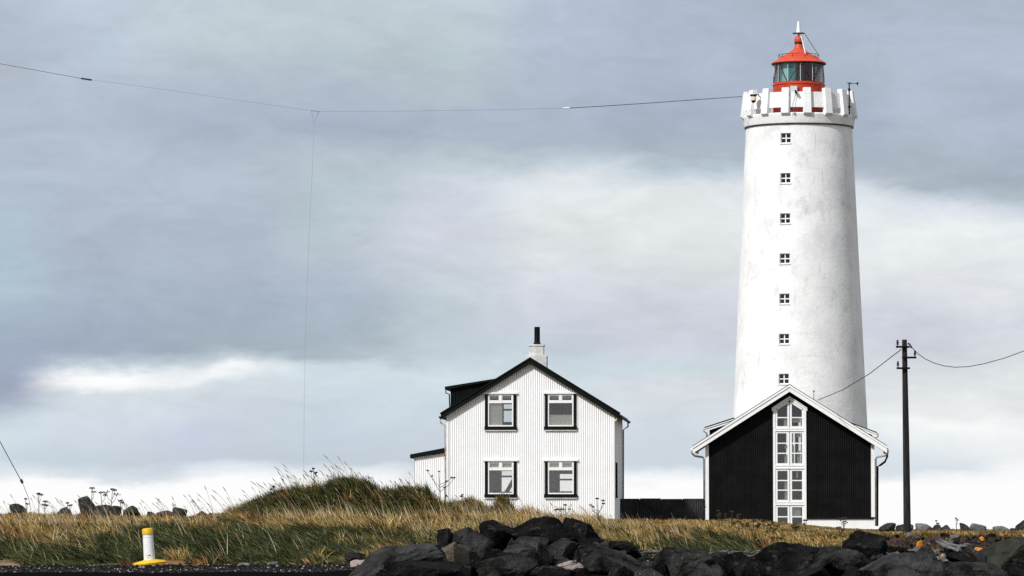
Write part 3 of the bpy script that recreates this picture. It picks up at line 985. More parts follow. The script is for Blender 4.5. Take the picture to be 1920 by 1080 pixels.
mb.build("lean_to_roof", M["dark_green"], lto)

# ------------------------------------------------------------------ black house
YB = 195.0
SB = FPX / YB


def zB(py, Y=YB):
    return P(1480, py, Y).z


bx0 = P(1481, 900, YB).x
black = empty("black_house", (bx0, YB, 0), -math.radians(3.9))
bpy.context.view_layer.update()
tag(black, "black corrugated gable house with white trim and a tall central window", "house")
BH = 156.0 / SB
BD = 8.6
zba, zbe = zB(736), zB(836)
slB = 0.635
bap = zB(734)
bgab = lambda x: bap - slB * abs(x)
zpl = zB(971)
cw0, cw1 = (1449.8 - 1481) / SB, (1511.8 - 1481) / SB
csh, cpk = zB(766), zB(745.5)
mb = MB()
corr(mb, -BH, cw0, lambda x: ZB, bgab, lambda a, d, z: (a, -d, z), pitch=0.0945)
corr(mb, cw1, BH, lambda x: zpl, bgab, lambda a, d, z: (a, -d, z), pitch=0.0945)
ctop = lambda x: cpk - (cpk - csh) * abs(x - (cw0 + cw1) / 2) / ((cw1 - cw0) / 2)
corr(mb, cw0, cw1, ctop, bgab, lambda a, d, z: (a, -d, z), pitch=0.0945)
corr(mb, 0, BD, lambda x: ZB, lambda x: bgab(BH), lambda a, d, z: (BH + d, a, z), pitch=0.0945)
corr(mb, 0, BD, lambda x: ZB, lambda x: bgab(BH), lambda a, d, z: (-BH - d, a, z), pitch=0.0945)
bro = []
for (pxa, pxb, pya, pyb) in ((1474, 1478.5, 790, 870), (1486.5, 1491, 805, 870), (1497, 1502, 785, 868)):
    p, q = to_local(black, P(pxa, pyb, YB + BD)), to_local(black, P(pxb, pya, YB + BD))
    bro.append((p.x, q.x, p.z, q.z))
corr(mb, -BH, BH, lambda x: ZB, bgab, lambda a, d, z: (a, BD + d, z), bro, pitch=0.0945)
bw = mb.build("wall", M["corr_black"], black)
mb = MB()
mb.box(cw1 + .002, BH + .02, -.05, .03, ZB, zpl - .05)
pl = mb.build("plinth", M["plaster_old"] if False else M["white_wood"], black)
MB().box(cw1 + .003, BH + .06, -.11, .03, zpl - .05, zpl + .03).build("drip_board", M["corr_black"], black)
for sx in (-1, 1):
    x0, x1 = sorted((sx * (BH - 0.10), sx * (BH + 0.05)))
    MB().box(x0, x1, -.06, .04, zpl - .03 + (0.065 if sx > 0 else -.8), bgab(BH) - .02).build("corner_board", M["white_wood"], black)
# roof slabs, rake boards
mb = MB()
bex = 181.5 / SB
ztop = zB(720.5)
for sx in (-1, 1):
    ze = ztop - slB * bex
    poly = [(0, ztop - .10), (sx * bex, ze - .10), (sx * bex, ze), (0, ztop)]
    if sx < 0:
        poly = poly[::-1]
    mb.prism(poly, -.38, BD + .3)
broof = mb.build("roof", M["corr_black"], black)
for sx in (-1, 1):
    ze = ztop - slB * bex
    for (o0, o1, y0, y1, nm) in ((-.335, -.135, -.42, -.385, "rake_board"), (-.13, -.035, -.455, -.385, "rake_board")):
        poly = [(0, ztop + o0), (sx * bex, ze + o0), (sx * bex, ze + o1), (0, ztop + o1)]
        if sx < 0:
            poly = poly[::-1]
        MB().prism(poly, y0, y1).build(nm, M["white_wood"], black)
    # white soffit behind the board
    poly = [(0, ztop - .16), (sx * (bex - .02), ze - .16), (sx * (bex - .02), ze - .105), (0, ztop - .105)]
    if sx < 0:
        poly = poly[::-1]
    MB().prism(poly, -.38, -.02).build("soffit", M["corr_black"], black)
# dormers
for sx, (pxa, pya, pxb, pyb) in ((-1, (1326, 802, 1381, 784)), (1, (1649, 812, 1590, 790))):
    Yd = 1.8
    S2 = FPX / (YB + Yd)
    xo = (pxa - 1481) / S2 - 0.12 * 1
    xi = (pxb - 1481) / S2 - 0.12
    zo, zi = zB(pya, YB + Yd), zB(pyb, YB + Yd)
    dm = MB()
    xw = xo - sx * .22
    tz_ = lambda x: zo - .1 + (zi - zo) * (x - xo) / (xi - xo)
    rz_ = lambda x: ztop - slB * abs(x) - .04
    a0_, a1_ = sorted((xw, xi))
    corr(dm, a0_, a1_, rz_, lambda x: max(tz_(x), rz_(x) + .01), lambda a, d, z: (a, Yd + .05 - d, z), pitch=.0945)
    corr(dm, Yd + .05, Yd + 4, lambda x: rz_(xw), lambda x: tz_(xw), lambda a, d, z: (xw, a, z), pitch=.0945)
    do_ = dm.build("dormer", M["corr_black"], black)
    for o0, o1, y0, mt in ((-.17, -.07, -.06, "white_wood"), (-.065, -.005, -.09, "white_wood"), (0, .035, -.11, "corr_black")):
        poly = [(xo, zo + o0), (xi, zi + o0), (xi, zi + o1), (xo, zo + o1)]
        if sx > 0:
            poly = poly[::-1]
        MB().prism(poly, Yd + y0, Yd + (y0 + .05 if mt == "white_wood" else 4.2)).build("dormer_fascia" if mt == "white_wood" else "dormer_roof", M[mt], do_)
    MB().tube([(xo + sx * .03, Yd - .05, zo - .02), (xo + sx * .03, Yd - .05, zo - .16), (xo - sx * .1, Yd - .05, zo - .24), (xo - sx * .12, Yd - .05, rz_(xo))], .035, 8).build("downpipe", M["grey_metal"], do_, smooth=True)
# gutters and pipes
ze = ztop - slB * bex
for sx in (-1, 1):
    xg = sx * (bex + .03)
    g = MB()
    prof = [(xg - .07, ze - .10), (xg - .06, ze - .18), (xg, ze - .21), (xg + .06, ze - .18), (xg + .07, ze - .10)]
    g.add([(x, -.36, z) for x, z in prof] + [(x, BD + .3, z) for x, z in prof], [(i, i + 1, i + 6, i + 5) for i in range(4)])
    g.prism(prof, -.375, -.362)
    g.build("gutter", M["white_wood"], black)
    MB().tube([(xg, -.28, ze - .2), (xg + sx * .0, -.28, ze - .33), (xg - sx * .12, -.2, ze - .44), (sx * (BH + .16), -.08, ze - .50), (sx * (BH + .10), -.06, ze - .58), (sx * (BH + .10), -.06, 0.2)], .045, 10).build("downpipe", M["grey_metal"], black, smooth=True)
MB().tube([(bex + .04, 3.2, ze - .2), (bex + .06, 3.2, ze - .42), (bex - .05, 3.2, ze - .66), (BH + .35, 3.2, ze - .80), (BH + .22, 3.2, ze - .86), (BH + .2, 3.2, 0.2)], .05, 10).build("downpipe", M["corr_black"], black, smooth=True)
# interior
mb = MB()
for zf in (zB(812), zB(876)):
    pass
mb.box(-BH + .1, BH - .1, .6, BD - .2, zB(878.5), zB(875.5))
mb.box(-BH + .1, BH - .1, .2, BD - .2, ZB, .05)
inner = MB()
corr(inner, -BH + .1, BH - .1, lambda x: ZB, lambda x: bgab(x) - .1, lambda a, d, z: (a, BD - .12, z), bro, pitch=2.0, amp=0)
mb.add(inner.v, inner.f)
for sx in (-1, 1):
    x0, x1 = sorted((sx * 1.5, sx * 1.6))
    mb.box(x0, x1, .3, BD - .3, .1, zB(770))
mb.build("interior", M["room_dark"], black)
for (a_, b_, c_, d_) in bro:
    f = MB()
    frame_mb(f, a_ - .03, b_ + .03, c_ - .03, d_ + .03, .04, BD - .05, BD + .06)
    ro = f.build("window", M["white_wood"], black)
    MB().box(a_, b_, BD, BD + .008, c_, d_).build("pane", M["glass"], ro)
# the tall glazed strip: casing and four windows
cm = (cw0 + cw1) / 2
cas = MB()
bw_ = .10
cas.box(cw0, cw0 + bw_, -.07, .1, ZB, csh - .02)
cas.box(cw1 - bw_, cw1, -.07, .1, ZB, csh - .02)
for pa, pb in ((803, 808.5), (872.5, 879), (941, 947)):
    zA_, zB2 = zB(pb), zB(pa)
    cas.box(cw0 + bw_, cw1 - bw_, -.05, .1, zA_ + .04, zB2 - .04)
    cas.box(cw0 + bw_, cw1 - bw_, -.085, .1, zA_ + .0, zA_ + .04)
    cas.box(cw0 + bw_, cw1 - bw_, -.075, .1, zB2 - .04, zB2)
for sx in (-1, 1):
    xe = cw0 - .05 if sx < 0 else cw1 + .05
    sl_ = (cpk - csh) / ((cw1 - cw0) / 2)
    zpk = cpk + .02
    zs = zpk - sl_ * abs(xe - cm)
    for o0, o1, y0 in ((-.10, .0, -.075), (0.002, .045, -.11)):
        poly = [(cm, zpk + o0), (xe, zs + o0), (xe, zs + o1), (cm, zpk + o1)]
        if sx < 0:
            poly = poly[::-1]
        cas.prism(poly, y0, .09)
cas.build("window_casing", M["white_wood"], black)
secs = [(803, 758, "peak", 2), (872.5, 808.5, "rect", 3), (941, 879, "rect", 3), (1009, 947, "low", 3)]
lx, rxx = cw0 + bw_ + .002, cw1 - bw_ - .002
for (pb, pa, kind_, rows) in secs:
    z0_, z1_ = zB(pb) + .004, zB(pa) - .004
    f = MB()
    panes = []
    for xa, xb in ((lx, cm - .012), (cm + .012, rxx)):
        fw = .085
        xa2, xb2 = xa + fw, xb - fw
        if kind_ == "peak":
            zz = lambda x: zpk - sl_ * abs(x - cm) - .145
            f.box(xa, xa2, -.045, .06, z0_, min(zz(xa), zz(xa2)))
            f.box(xb2, xb, -.045, .06, z0_, min(zz(xb), zz(xb2)))
            f.box(xa2, xb2, -.045, .06, z0_, z0_ + fw)
            f.add([(xa, -.045, zz(xa) - .002), (xb, -.045, zz(xb) - .002), (xb, -.045, zz(xb) + .06), (xa, -.045, zz(xa) + .06)], [(0, 1, 2, 3)])
            zt_ = lambda x: zz(x) - .0
            f.add([(xa2, -.044, zt_(xa2) - .07), (xb2, -.044, zt_(xb2) - .07), (xb2, -.044, zt_(xb2) + .002), (xa2, -.044, zt_(xa2) + .002)], [(0, 1, 2, 3)])
            zb1 = zB(783)
            f.box(xa2, xb2, -.035, .05, zb1 - .025, zb1 + .025)
            panes.append([(xa2, zb1 + .025), (xb2, zb1 + .025), (xb2, zt_(xb2) - .07), (xa2, zt_(xa2) - .07)])
            panes.append([(xa2, z0_ + fw), (xb2, z0_ + fw), (xb2, zb1 - .025), (xa2, zb1 - .025)])
        else:
            frame_mb(f, xa, xb, z0_, z1_, fw, -.045, .06)
            h_ = (z1_ - z0_ - 2 * fw)
            for r_ in range(rows):
                za = z0_ + fw + h_ * r_ / rows
                zb_ = z0_ + fw + h_ * (r_ + 1) / rows
                if r_:
                    f.box(xa2, xb2, -.035, .05, za - .025, za + .025)
                panes.append([(xa2, za + (.025 if r_ else 0)), (xb2, za + (.025 if r_ else 0)), (xb2, zb_ - (.025 if r_ < rows - 1 else 0)), (xa2, zb_ - (.025 if r_ < rows - 1 else 0))])
    wv = f.build("window", M["white_wood"], black)
    for p in panes:
        MB().prism(p, .008, .016).build("pane", M["glass_dim"], wv)
for (xa, xb, pa, pb) in ((1470, 1477, 786, 800), (1471.5, 1477, 835, 841), (1471, 1477, 853, 869), (1485, 1489, 835, 869), (1494, 1501, 812, 820), (1495, 1501, 845, 869), (1471, 1477, 901, 936), (1493, 1496, 884, 896), (1485, 1501, 950, 968), (1486, 1501, 786, 792)):
    MB().box((xa - 1481) / SB, (xb - 1481) / SB, .09, .10, zB(pb), zB(pa)).build("blind", M["curtain_w"], black)
# items on the inner sill
MB().tube([(-.25, .5, 1.0), (-.25, .5, 1.28)], .05, 10).build("lamp_on_sill", M["white_wood"], black)
# small vent rod on the right slope
MB().tube([(1.05, 2.6, ztop - slB * 1.05), (1.05, 2.6, ztop - slB * 1.05 + .42)], .018, 6).lathe([(.001, .0), (.05, .02), (.05, .07), (.001, .09)], 8, (1.05, 2.6, ztop - slB * 1.05 + .4)).build("vent_rod", M["grey_metal"], broof)

# ------------------------------------------------------------------ lighthouse
YT = 221.0


def zT(py, Y=YT):
    return P(1500, py, Y).z


lc = P(1499, 500, YT)
light = empty("lighthouse", (lc.x, YT, 0))
tag(light, "tall white round lighthouse with crenellated gallery and red lantern", "lighthouse")
RT = lambda z: 2.625 + (19.95 - z) * (3.305 - 2.625) / (19.95 - 5.35)
z_base, z_top = -0.6, 19.95
wzs = []
for py in (257.5, 333, 409, 484.5, 560, 635.5, 710.5):
    zc = zT(py, YT - 2.9)
    wzs.append(zc)
wa = math.radians(-17.9)
hw, hh = .265, .265
NA = 96
# body grid with window openings
rows = [z_base]
for zc in sorted(wzs):
    rows += [zc - hh, zc + hh]
rows.append(z_top)
fine = []
for a0_, a1_ in zip(rows[:-1], rows[1:]):
    k = max(1, int((a1_ - a0_) / .5))
    for i in range(k):
        fine.append(a0_ + (a1_ - a0_) * i / k)
fine.append(z_top)
mb = MB()
vs_, fs = [], []
for z in fine:
    R = RT(z)
    hwang = math.asin(hw / R)
    angs = [wa - hwang, wa + hwang] + [wa + hwang + (2 * math.pi - 2 * hwang) * k / NA for k in range(1, NA)]
    for an in angs:
        vs_.append((R * math.sin(an), -R * math.cos(an), z))
m_ = NA + 1
for i in range(len(fine) - 1):
    zm_ = (fine[i] + fine[i + 1]) / 2
    inwin = any(abs(zm_ - zc) < hh for zc in wzs)
    for k in range(m_):
        k2 = (k + 1) % m_
        if k == 0 and inwin:
            continue
        fs.append((i * m_ + k, i * m_ + k2, (i + 1) * m_ + k2, (i + 1) * m_ + k))
mb.add(vs_, fs)
tw = mb.build("tower", M["tower"], light, smooth=True)
ca, sa_ = math.cos(wa), math.sin(wa)
for zc in wzs:
    R = RT(zc)
    wloc = empty("window", (0, 0, 0))
    bpy.data.objects.remove(wloc)
    # window mesh in a local frame: x across, y inward
    f = MB()
    Rc = R * math.cos(math.asin(hw / R))
    # reveals
    f.box(-hw - .01, -hw + .012, .0, .22, -hh, hh)
    f.box(hw - .012, hw + .01, .0, .22, -hh, hh)
    f.box(-hw, hw, .0, .22, hh - .012, hh + .01)
    f.box(-hw - .02, hw + .02, -.05, .22, -hh - .03, -hh + .025)
    frame_mb(f, -hw + .013, hw - .013, -hh + .027, hh - .014, .03, .10, .16)
    f.box(-.025, .025, .09, .16, -hh + .057, hh - .045)
    f.box(-hw + .043, -.027, .09, .16, -.025, .025)
    f.box(.027, hw - .043, .09, .16, -.025, .025)
    w = f.build("window", M["white_wood"], light)
    w.location = (Rc * sa_, -Rc * ca, zc)
    w.rotation_euler = (0, 0, wa)
    for xa, xb in ((-hw + .043, -.025), (.025, hw - .043)):
        for za, zb_ in ((-hh + .057, -.025), (.025, hh - .044)):
            MB().box(xa, xb, .125, .133, za, zb_).build("pane", M["glass_dark"], w)
# gallery
gal = MB().lathe([(2.60, 19.93), (2.70, 19.93), (2.715, 19.99), (2.72, 20.02), (2.77, 20.38), (2.70, 20.44), (2.2, 20.44), (2.2, 20.30), (2.60, 20.1)], 96).build("gallery", M["tower"], light, smooth="auto")
gal["label"] = "flaring white ring under the battlements"
MB().lathe([(2.60, 19.93), (2.70, 19.93), (2.695, 19.87), (2.61, 19.87)], 96, close=True).build("rim_shadow_band", M["dark_metal"], gal)  # dark ring added in place of the shadow under the rim overhang
MB().lathe([(2.3, 20.3), (.001, 20.3)], 64).build("gallery_deck", M["tower"], gal)
NP = 16
off = 4.9
pil_me = None
for k in range(NP):
    an = math.radians(off + 22.5 * k)
    if pil_me is None:
        b = MB()
        hwp = .195
        ro0, ro1, ri0, ri1 = 2.91, 2.75, 2.60, 2.46
        z0_, z1_ = 20.20, 21.66
        b.add([(-hwp, -ro0, z0_ + .20), (hwp, -ro0, z0_ + .20), (hwp, -ri0, z0_ - .04), (-hwp, -ri0, z0_ - .04), (-hwp * .93, -ro1, z1_), (hwp * .93, -ro1, z1_), (hwp * .93, -ri1, z1_), (-hwp * .93, -ri1, z1_)],
              [(0, 3, 2, 1), (4, 5, 6, 7), (0, 1, 5, 4), (1, 2, 6, 5), (2, 3, 7, 6), (3, 0, 4, 7)])
        o = b.build("merlon", M["tower"], light)
        bv = o.modifiers.new("edge", "BEVEL")
        bv.width = .02
        bv.segments = 2
        pil_me = o
    else:
        o = pil_me.copy()
        col.objects.link(o)
        o.parent = light
    o.rotation_euler = (0, 0, an)
pan0 = None
for k in range(NP):
    an = math.radians(off + 22.5 * (k + .5))
    if pan0 is None:
        dh = math.radians(8.2)
        b = MB().lathe([(2.56, 20.70), (2.70, 20.70), (2.62, 21.46), (2.48, 21.46)], 6, (0, 0, 0), -dh, dh, close=True)
        o = b.build("parapet_panel", M["tower"], light)
        pan0 = o
    else:
        o = pan0.copy()
        col.objects.link(o)
        o.parent = light
    o.rotation_euler = (0, 0, an)
# lantern base
zl = zT(151.5, YT - 1.2)
zg = zT(115, YT - 1.2)
MB().lathe([(1.275, 20.3), (1.275, 20.92), (1.26, 20.93)], 64).build("shade_tinted_base", M["red_shade"], light, smooth="auto")  # lower part of the red base, its shade painted in
MB().lathe([(1.26, 20.9), (1.27, 20.92), (1.27, zl - .13), (1.31, zl - .13), (1.31, zl - .09), (1.25, zl - .07), (1.25, zl), (1.18, zl), (1.18, zl - .1), (.001, zl - .1)], 64).build("lantern_base", M["red"], light, smooth="auto")
# vertical seams and door
b = MB()
for k in range(16):
    an = 2 * math.pi * (k + .3) / 16
    b.tube([(1.275 * math.sin(an), -1.275 * math.cos(an), 20.93), (1.275 * math.sin(an), -1.275 * math.cos(an), zl - .14)], .02, 6)
b.build("base_seams", M["red"], light)
b = MB().box(-.17, .17, -1.42, -1.30, 20.95, zT(161, YT - 1.4)).build("meter_box", M["box_grey"], light)
b.rotation_euler = (0, 0, math.radians(-14))
# glazing
for k in range(12):
    a0_ = 2 * math.pi * k / 12
    MB().lathe([(1.215, zl + .01), (1.215, zg)], 4, (0, 0, 0), a0_ + .012, a0_ + 2 * math.pi / 12 - .012).build("lantern_pane", M["glass_lantern"], light, smooth=True)
b = MB()
for k in range(12):
    a0_ = 2 * math.pi * k / 12
    b.tube([(1.22 * math.sin(a0_), -1.22 * math.cos(a0_), zl), (1.22 * math.sin(a0_), -1.22 * math.cos(a0_), zg)], .012, 5)
b.build("glazing_mullion", M["steel"], light)
for k in range(6):
    for (t0, t1) in ((-29, 1), (-29, -59)):
        p0 = math.radians(t0 + 60 * k + (3 if t1 > t0 else -3))
        p1 = math.radians(t1 + 60 * k + (-2 if t1 > t0 else 2))
        pts = []
        for s in range(5):
            an = p0 + (p1 - p0) * s / 4
            pts.append((1.25 * math.sin(an), -1.25 * math.cos(an), zl + (zg - zl) * s / 4))
        MB().tube(pts, .021, 6).build("diagonal_bar", M["maroon"], light)
# lens and screens
MB().lathe([(.001, zl - .05), (.2, zl - .05), (.22, zl + .06), (.3, zl + .1), (.36, zl + .2), (.30, zl + .24), (.40, zl + .30), (.33, zl + .34), (.42, zl + .42), (.35, zl + .46), (.43, zl + .54), (.34, zl + .58),
                (.38, zl + .66), (.28, zl + .70), (.22, zl + .80), (.001, zl + .84)], 32).build("lens", M["lens"], light, smooth="auto")
MB().lathe([(1.04, zl - .05), (1.04, zg + .03)], 20, a0=math.radians(-79), a1=math.radians(-12)).build("colour_screen", M["teal"], light, smooth=True)
MB().lathe([(1.0, zl - .05), (1.0, zg + .03)], 20, a0=math.radians(8), a1=math.radians(52)).build("blind", M["curtain"], light, smooth=True)
MB().lathe([(1.0, zl - .05), (1.0, zg + .03)], 20, a0=math.radians(150), a1=math.radians(230)).build("blind", M["teal"], light, smooth=True)
# roof
zr = zg
prof = [(1.17, zr), (1.34, zr - .03), (1.355, zr + .015), (1.30, zr + .07), (1.06, zr + .20), (.97, zr + .30), (.74, zr + .42), (.50, zr + .56), (.30, zr + .70), (.215, zr + .82), (.19, zr + .98), (.19, zr + 1.02),
        (.17, zr + 1.03), (.17, zr + 1.08), (.21, zr + 1.09), (.225, zr + 1.20), (.20, zr + 1.30), (.12, zr + 1.38), (.001, zr + 1.40)]
lr = MB().lathe(prof, 48).build("lantern_roof", M["red_roof"], light, smooth="auto")
MB().lathe([(1.18, zr + .0), (1.345, zr - .035), (1.36, zr - .0), (1.345, zr - .05), (1.18, zr - .03)], 48).build("eave_rim", M["dark_metal"], lr)
MB().lathe([(.20, zr + .98), (.213, zr + 1.0), (.213, zr + 1.07), (.20, zr + 1.09)], 32).build("vent_band", M["dark_metal"], lr)
b = MB()
ring = [(1.0 * math.sin(2 * math.pi * k / 40), -1.0 * math.cos(2 * math.pi * k / 40), zr + .43) for k in range(41)]
b.tube(ring, .014, 6, cap=False)
for k in range(10):
    an = 2 * math.pi * (k + .4) / 10
    b.tube([(1.0 * math.sin(an), -1.0 * math.cos(an), zr + .43), (.98 * math.sin(an), -.98 * math.cos(an), zr + .27)], .013, 5)
b.build("roof_rail", M["dark_metal"], lr)
zt_ = zr + 1.52
b = MB()
ring = [(.29 * math.sin(2 * math.pi * k / 24), -.29 * math.cos(2 * math.pi * k / 24), zt_) for k in range(25)]
b.tube(ring, .02, 6, cap=False)
b.tube([(-.29, 0, zt_), (.29, 0, zt_)], .02, 6)
b.tube([(0, .29, zt_), (0, -.29, zt_)], .02, 6)
b.tube([(0, 0, zt_), (0, 0, zr + 1.38)], .035, 8)
b.build("top_ring", M["dark_metal"], lr)
MB().tube([(.29, 0, zt_), (.62, -.02, zt_ - .52), (.98, -.1, zr + .43)], .016, 6).build("roof_stay", M["dark_metal"], lr)
MB().tube([(-.29, 0, zt_ - .02), (-1.0, -.1, zr + .43)], .006, 5).build("roof_stay", M["wire_pale"], lr)
z3, z4 = zT(62, YT), zT(40, YT)
b = MB().lathe([(.001, z3 - .03), (.19, z3 - .02), (.19, z3), (.125, z3 + .02), (.055, z4), (.001, z4 + .01)], 20, (0.0, 0, 0))
b.tube([(0.0, 0, zt_), (0.0, 0, z3 - .02)], .05, 8)
fin = b.build("finial", M["steel"], lr, smooth="auto")
MB().tube([(.05, -.02, z3 - .1), (.13, -.3, zt_ - .25), (.26, -1.0, zr + .40)], .024, 6).build("roof_pole", M["steel"], lr)

# things fixed on the gallery
fl = empty("floodlight", (0, 0, 0))
pf = P(1413, 184, YT - 2.0)
fl.location = pf
tag(fl, "cream floodlight with black dome fixed on the left of the lighthouse gallery", "floodlight")
MB().lathe([(.001, .19), (.17, .18), (.18, .12), (.13, .08), (.001, .08)], 16).build("cap", M["black"], fl, smooth="auto")
MB().lathe([(.001, .08), (.125, .08), (.14, -.02), (.12, -.12), (.001, -.12)], 16).build("housing", M["cream"], fl, smooth="auto")
MB().lathe([(.001, -.12), (.125, -.12), (.10, -.19), (.04, -.235), (.001, -.24)], 16).build("dome", M["black"], fl, smooth="auto")
MB().tube([(.05, 0, .18), (.25, .12, .2), (.3, .6, .12)], .025, 6).build("bracket", M["black"], fl)
ms = empty("weather_mast", P(1592.5, 215, YT - 1.55))
tag(ms, "black weather mast with wind sensor arm on the right of the gallery", "mast")
sc_m = (YT - 1.55) / FPX
MB().tube([(0, 0, 0), (0, 0, 60 * sc_m)], [.035, .03], 8).build("post", M["black"], ms)
b = MB()
b.lathe([(.001, .0), (.05, .01), (.05, .12), (.001, .13)], 8, (0, 0, 12 * sc_m))
b.lathe([(.001, .0), (.06, .02), (.06, .14), (.001, .16)], 8, (0, 0, 44 * sc_m))
b.box(-.09, .09, -.03, .1, 14 * sc_m, 16 * sc_m)
b.build("clamp", M["black"], ms)
MB().tube([(-.05, 0, 58.5 * sc_m), (16 * sc_m, 0, 59 * sc_m)], .016, 6).tube([(-.13, 0, 60 * sc_m), (.12, 0, 60 * sc_m)], .018, 6).build("crossarm", M["black"], ms)
b = MB()
b.lathe([(.001, -.05), (.05, -.03), (.06, .03), (.001, .06)], 8, (15.5 * sc_m, 0, 59 * sc_m))
b.tube([(15.5 * sc_m, 0, 54 * sc_m), (15.5 * sc_m, 0, 62 * sc_m)], .014, 6)
b.build("wind_sensor", M["black"], ms)
MB().tube([(-.02, 0, 42 * sc_m), (-7 * sc_m, -.05, 42 * sc_m)], .013, 5).tube([(-5 * sc_m, -.05, 44.5 * sc_m), (-5 * sc_m, -.05, 6 * sc_m)], .008, 5).build("side_arm", M["steel"], ms)
cmo = empty("camera_unit", P(1492, 172, YT - 2.72))
tag(cmo, "small black camera on the front parapet with a cable hanging below", "camera")
MB().box(-.05, .04, -.10, .04, -.06, .07).box(-.02, .07, -.16, -.06, -.09, .0).build("housing", M["black"], cmo)
k_ = (YT - 2.72) / FPX
MB().tube([(0, 0, -.08), (-2.5 * k_, -.02, -10 * k_), (-7 * k_, -.16, -26 * k_), (-8.5 * k_, -.2, -32 * k_)], .007, 5).tube(
    [(0.01, 0, -.08), (-4 * k_, -.05, -22 * k_), (-7.0 * k_, -.2, -33 * k_), (-6 * k_, -.12, -48 * k_)], .006, 5).build("cable", M["black"], cmo)
MB().box(-8.5 * k_ - .05, -8.5 * k_ + .05, -.26, -.16, -35 * k_, -31 * k_).build("junction_box", M["black"], cmo)

# ------------------------------------------------------------------ fence between the houses
fz = empty("corrugated_fence", P(1240, 965, 191))
tag(fz, "low black corrugated iron fence between the two houses", "fence")
k_ = 191 / FPX
for i in range(4):
    a0_, a1_ = (-80 + 40.0 * i) * k_, (-80 + 40.0 * (i + 1)) * k_ - .015
    b = MB()
    zt2 = (30 + .6 * math.sin(i * 2.1)) * k_
    corr(b, a0_, a1_, lambda x: -.9, lambda x: zt2, lambda a, d, z: (a, -d, z), pitch=.092, amp=.016)
    b.build("fence_sheet", M["corr_fence"], fz)
MB().box(-80 * k_, 80 * k_, .03, .08, 24 * k_, 27 * k_).build("fence_rail", M["black_trim"], fz)
for i in range(5):
    MB().box((-80 + 39.5 * i) * k_, (-80 + 39.5 * i) * k_ + .09, .09, .18, -.9, 28 * k_).build("fence_post", M["black_trim"], fz)

# ------------------------------------------------------------------ utility pole and wires
YP = 150.0
kp = YP / FPX
pb_ = P(1701, 992, YP)
pole = empty("utility_pole", pb_)
tag(pole, "dark weathered wooden utility pole with three short crossarms", "utility pole")
H = (992 - 637) * kp
MB().tube([(0, 0, -.5), (0, 0, 0), (-1.5 * kp, 0, H * .5), (-3.5 * kp, 0, H)], [7.2 * kp, 7 * kp, 6 * kp, 4.6 * kp], 16).build("post", M["pole"], pole, smooth="auto")
tx = -3.2 * kp


def arm(x0, x1, py):
    z = (992 - py) * kp
    return MB().box(x0 * kp + tx, x1 * kp + tx, -.20, -.13, z - 1.8 * kp, z + 1.8 * kp).build("crossarm", M["black_trim"], pole)


def insul(x, py):
    z = (992 - py) * kp
    x = x * kp + tx
    b = MB().tube([(x, -.165, z + 1.8 * kp), (x, -.165, z + 4.5 * kp)], .018, 6)
    b.lathe([(.001, .0), (.055, .01), (.028, .05), (.05, .075), (.028, .11), (.035, .15), (.001, .17)], 12, (x, -.165, z + 4.0 * kp))
    return b.build("insulator", M["ceramic"], pole, smooth="auto")


arm(-17, 9, 651)
insul(-14, 651)
arm(-4, 21, 671)
insul(18.5, 671)
arm(-16, 9, 691)
insul(-13.5, 691)
MB().tube([(tx + 5 * kp, -.1, H - 8 * kp), (tx + 8 * kp, -.1, H - 8 * kp), (tx + 11 * kp, -.1, H - 12 * kp)], .03, 6).lathe([(.001, -.05), (.045, 0), (.001, .05)], 8, (tx + 12 * kp, -.1, H - 14 * kp)).build("shackle", M["ceramic"], pole)
for zz_ in (671, 652, 692):
    z = (992 - zz_) * kp
    MB().lathe([(5.2 * kp, z - .02), (5.6 * kp, z - .02), (5.6 * kp, z + .02), (5.2 * kp, z + .02)], 14, (tx, 0, 0), close=True).build("strap", M["dark_metal"], pole)


def wire(name, pts, r, m, label, n=5, cat="cable", sag=0.0, seg=24):
    out = []
    for p, q in zip(pts[:-1], pts[1:]):
        for i in range(seg):
            t = i / seg
            v = Vector(p).lerp(Vector(q), t)
            v.z -= sag * 4 * t * (1 - t)
            out.append(v)
    out.append(Vector(pts[-1]))
    o = MB().tube(out, r, n).build(name, m)
    tag(o, label, cat)
    return o


wl = [P(1690, 655, YP), P(1630, 701, 168), P(1580, 731, 185), P(1534, 750, 197.5)]
wire("power_cable", wl, .016, M["wire"], "dark cable running from the utility pole down to the black house roof", sag=.0)
qs = []
for px, py in ((1710, 652), (1722, 664), (1735, 673), (1752, 681), (1770, 686), (1790, 688.5), (1815, 687.5), (1845, 682), (1885, 671), (1925, 656), (1990, 628), (2080, 585)):
    qs.append(P(px, py, YP))
o = MB().tube(qs, .013, 5).build("power_cable", M["wire"])
tag(o, "sagging dark cable leaving the utility pole towards the right", "cable")
# long wire aerial
TJ = P(590, 208.5, 216)
aer = empty("wire_aerial", TJ)
tag(aer, "long thin wire aerial stretched to the lighthouse with a hanging down-lead", "aerial")


def rel(px, py, Y):
    return P(px, py, Y) - TJ


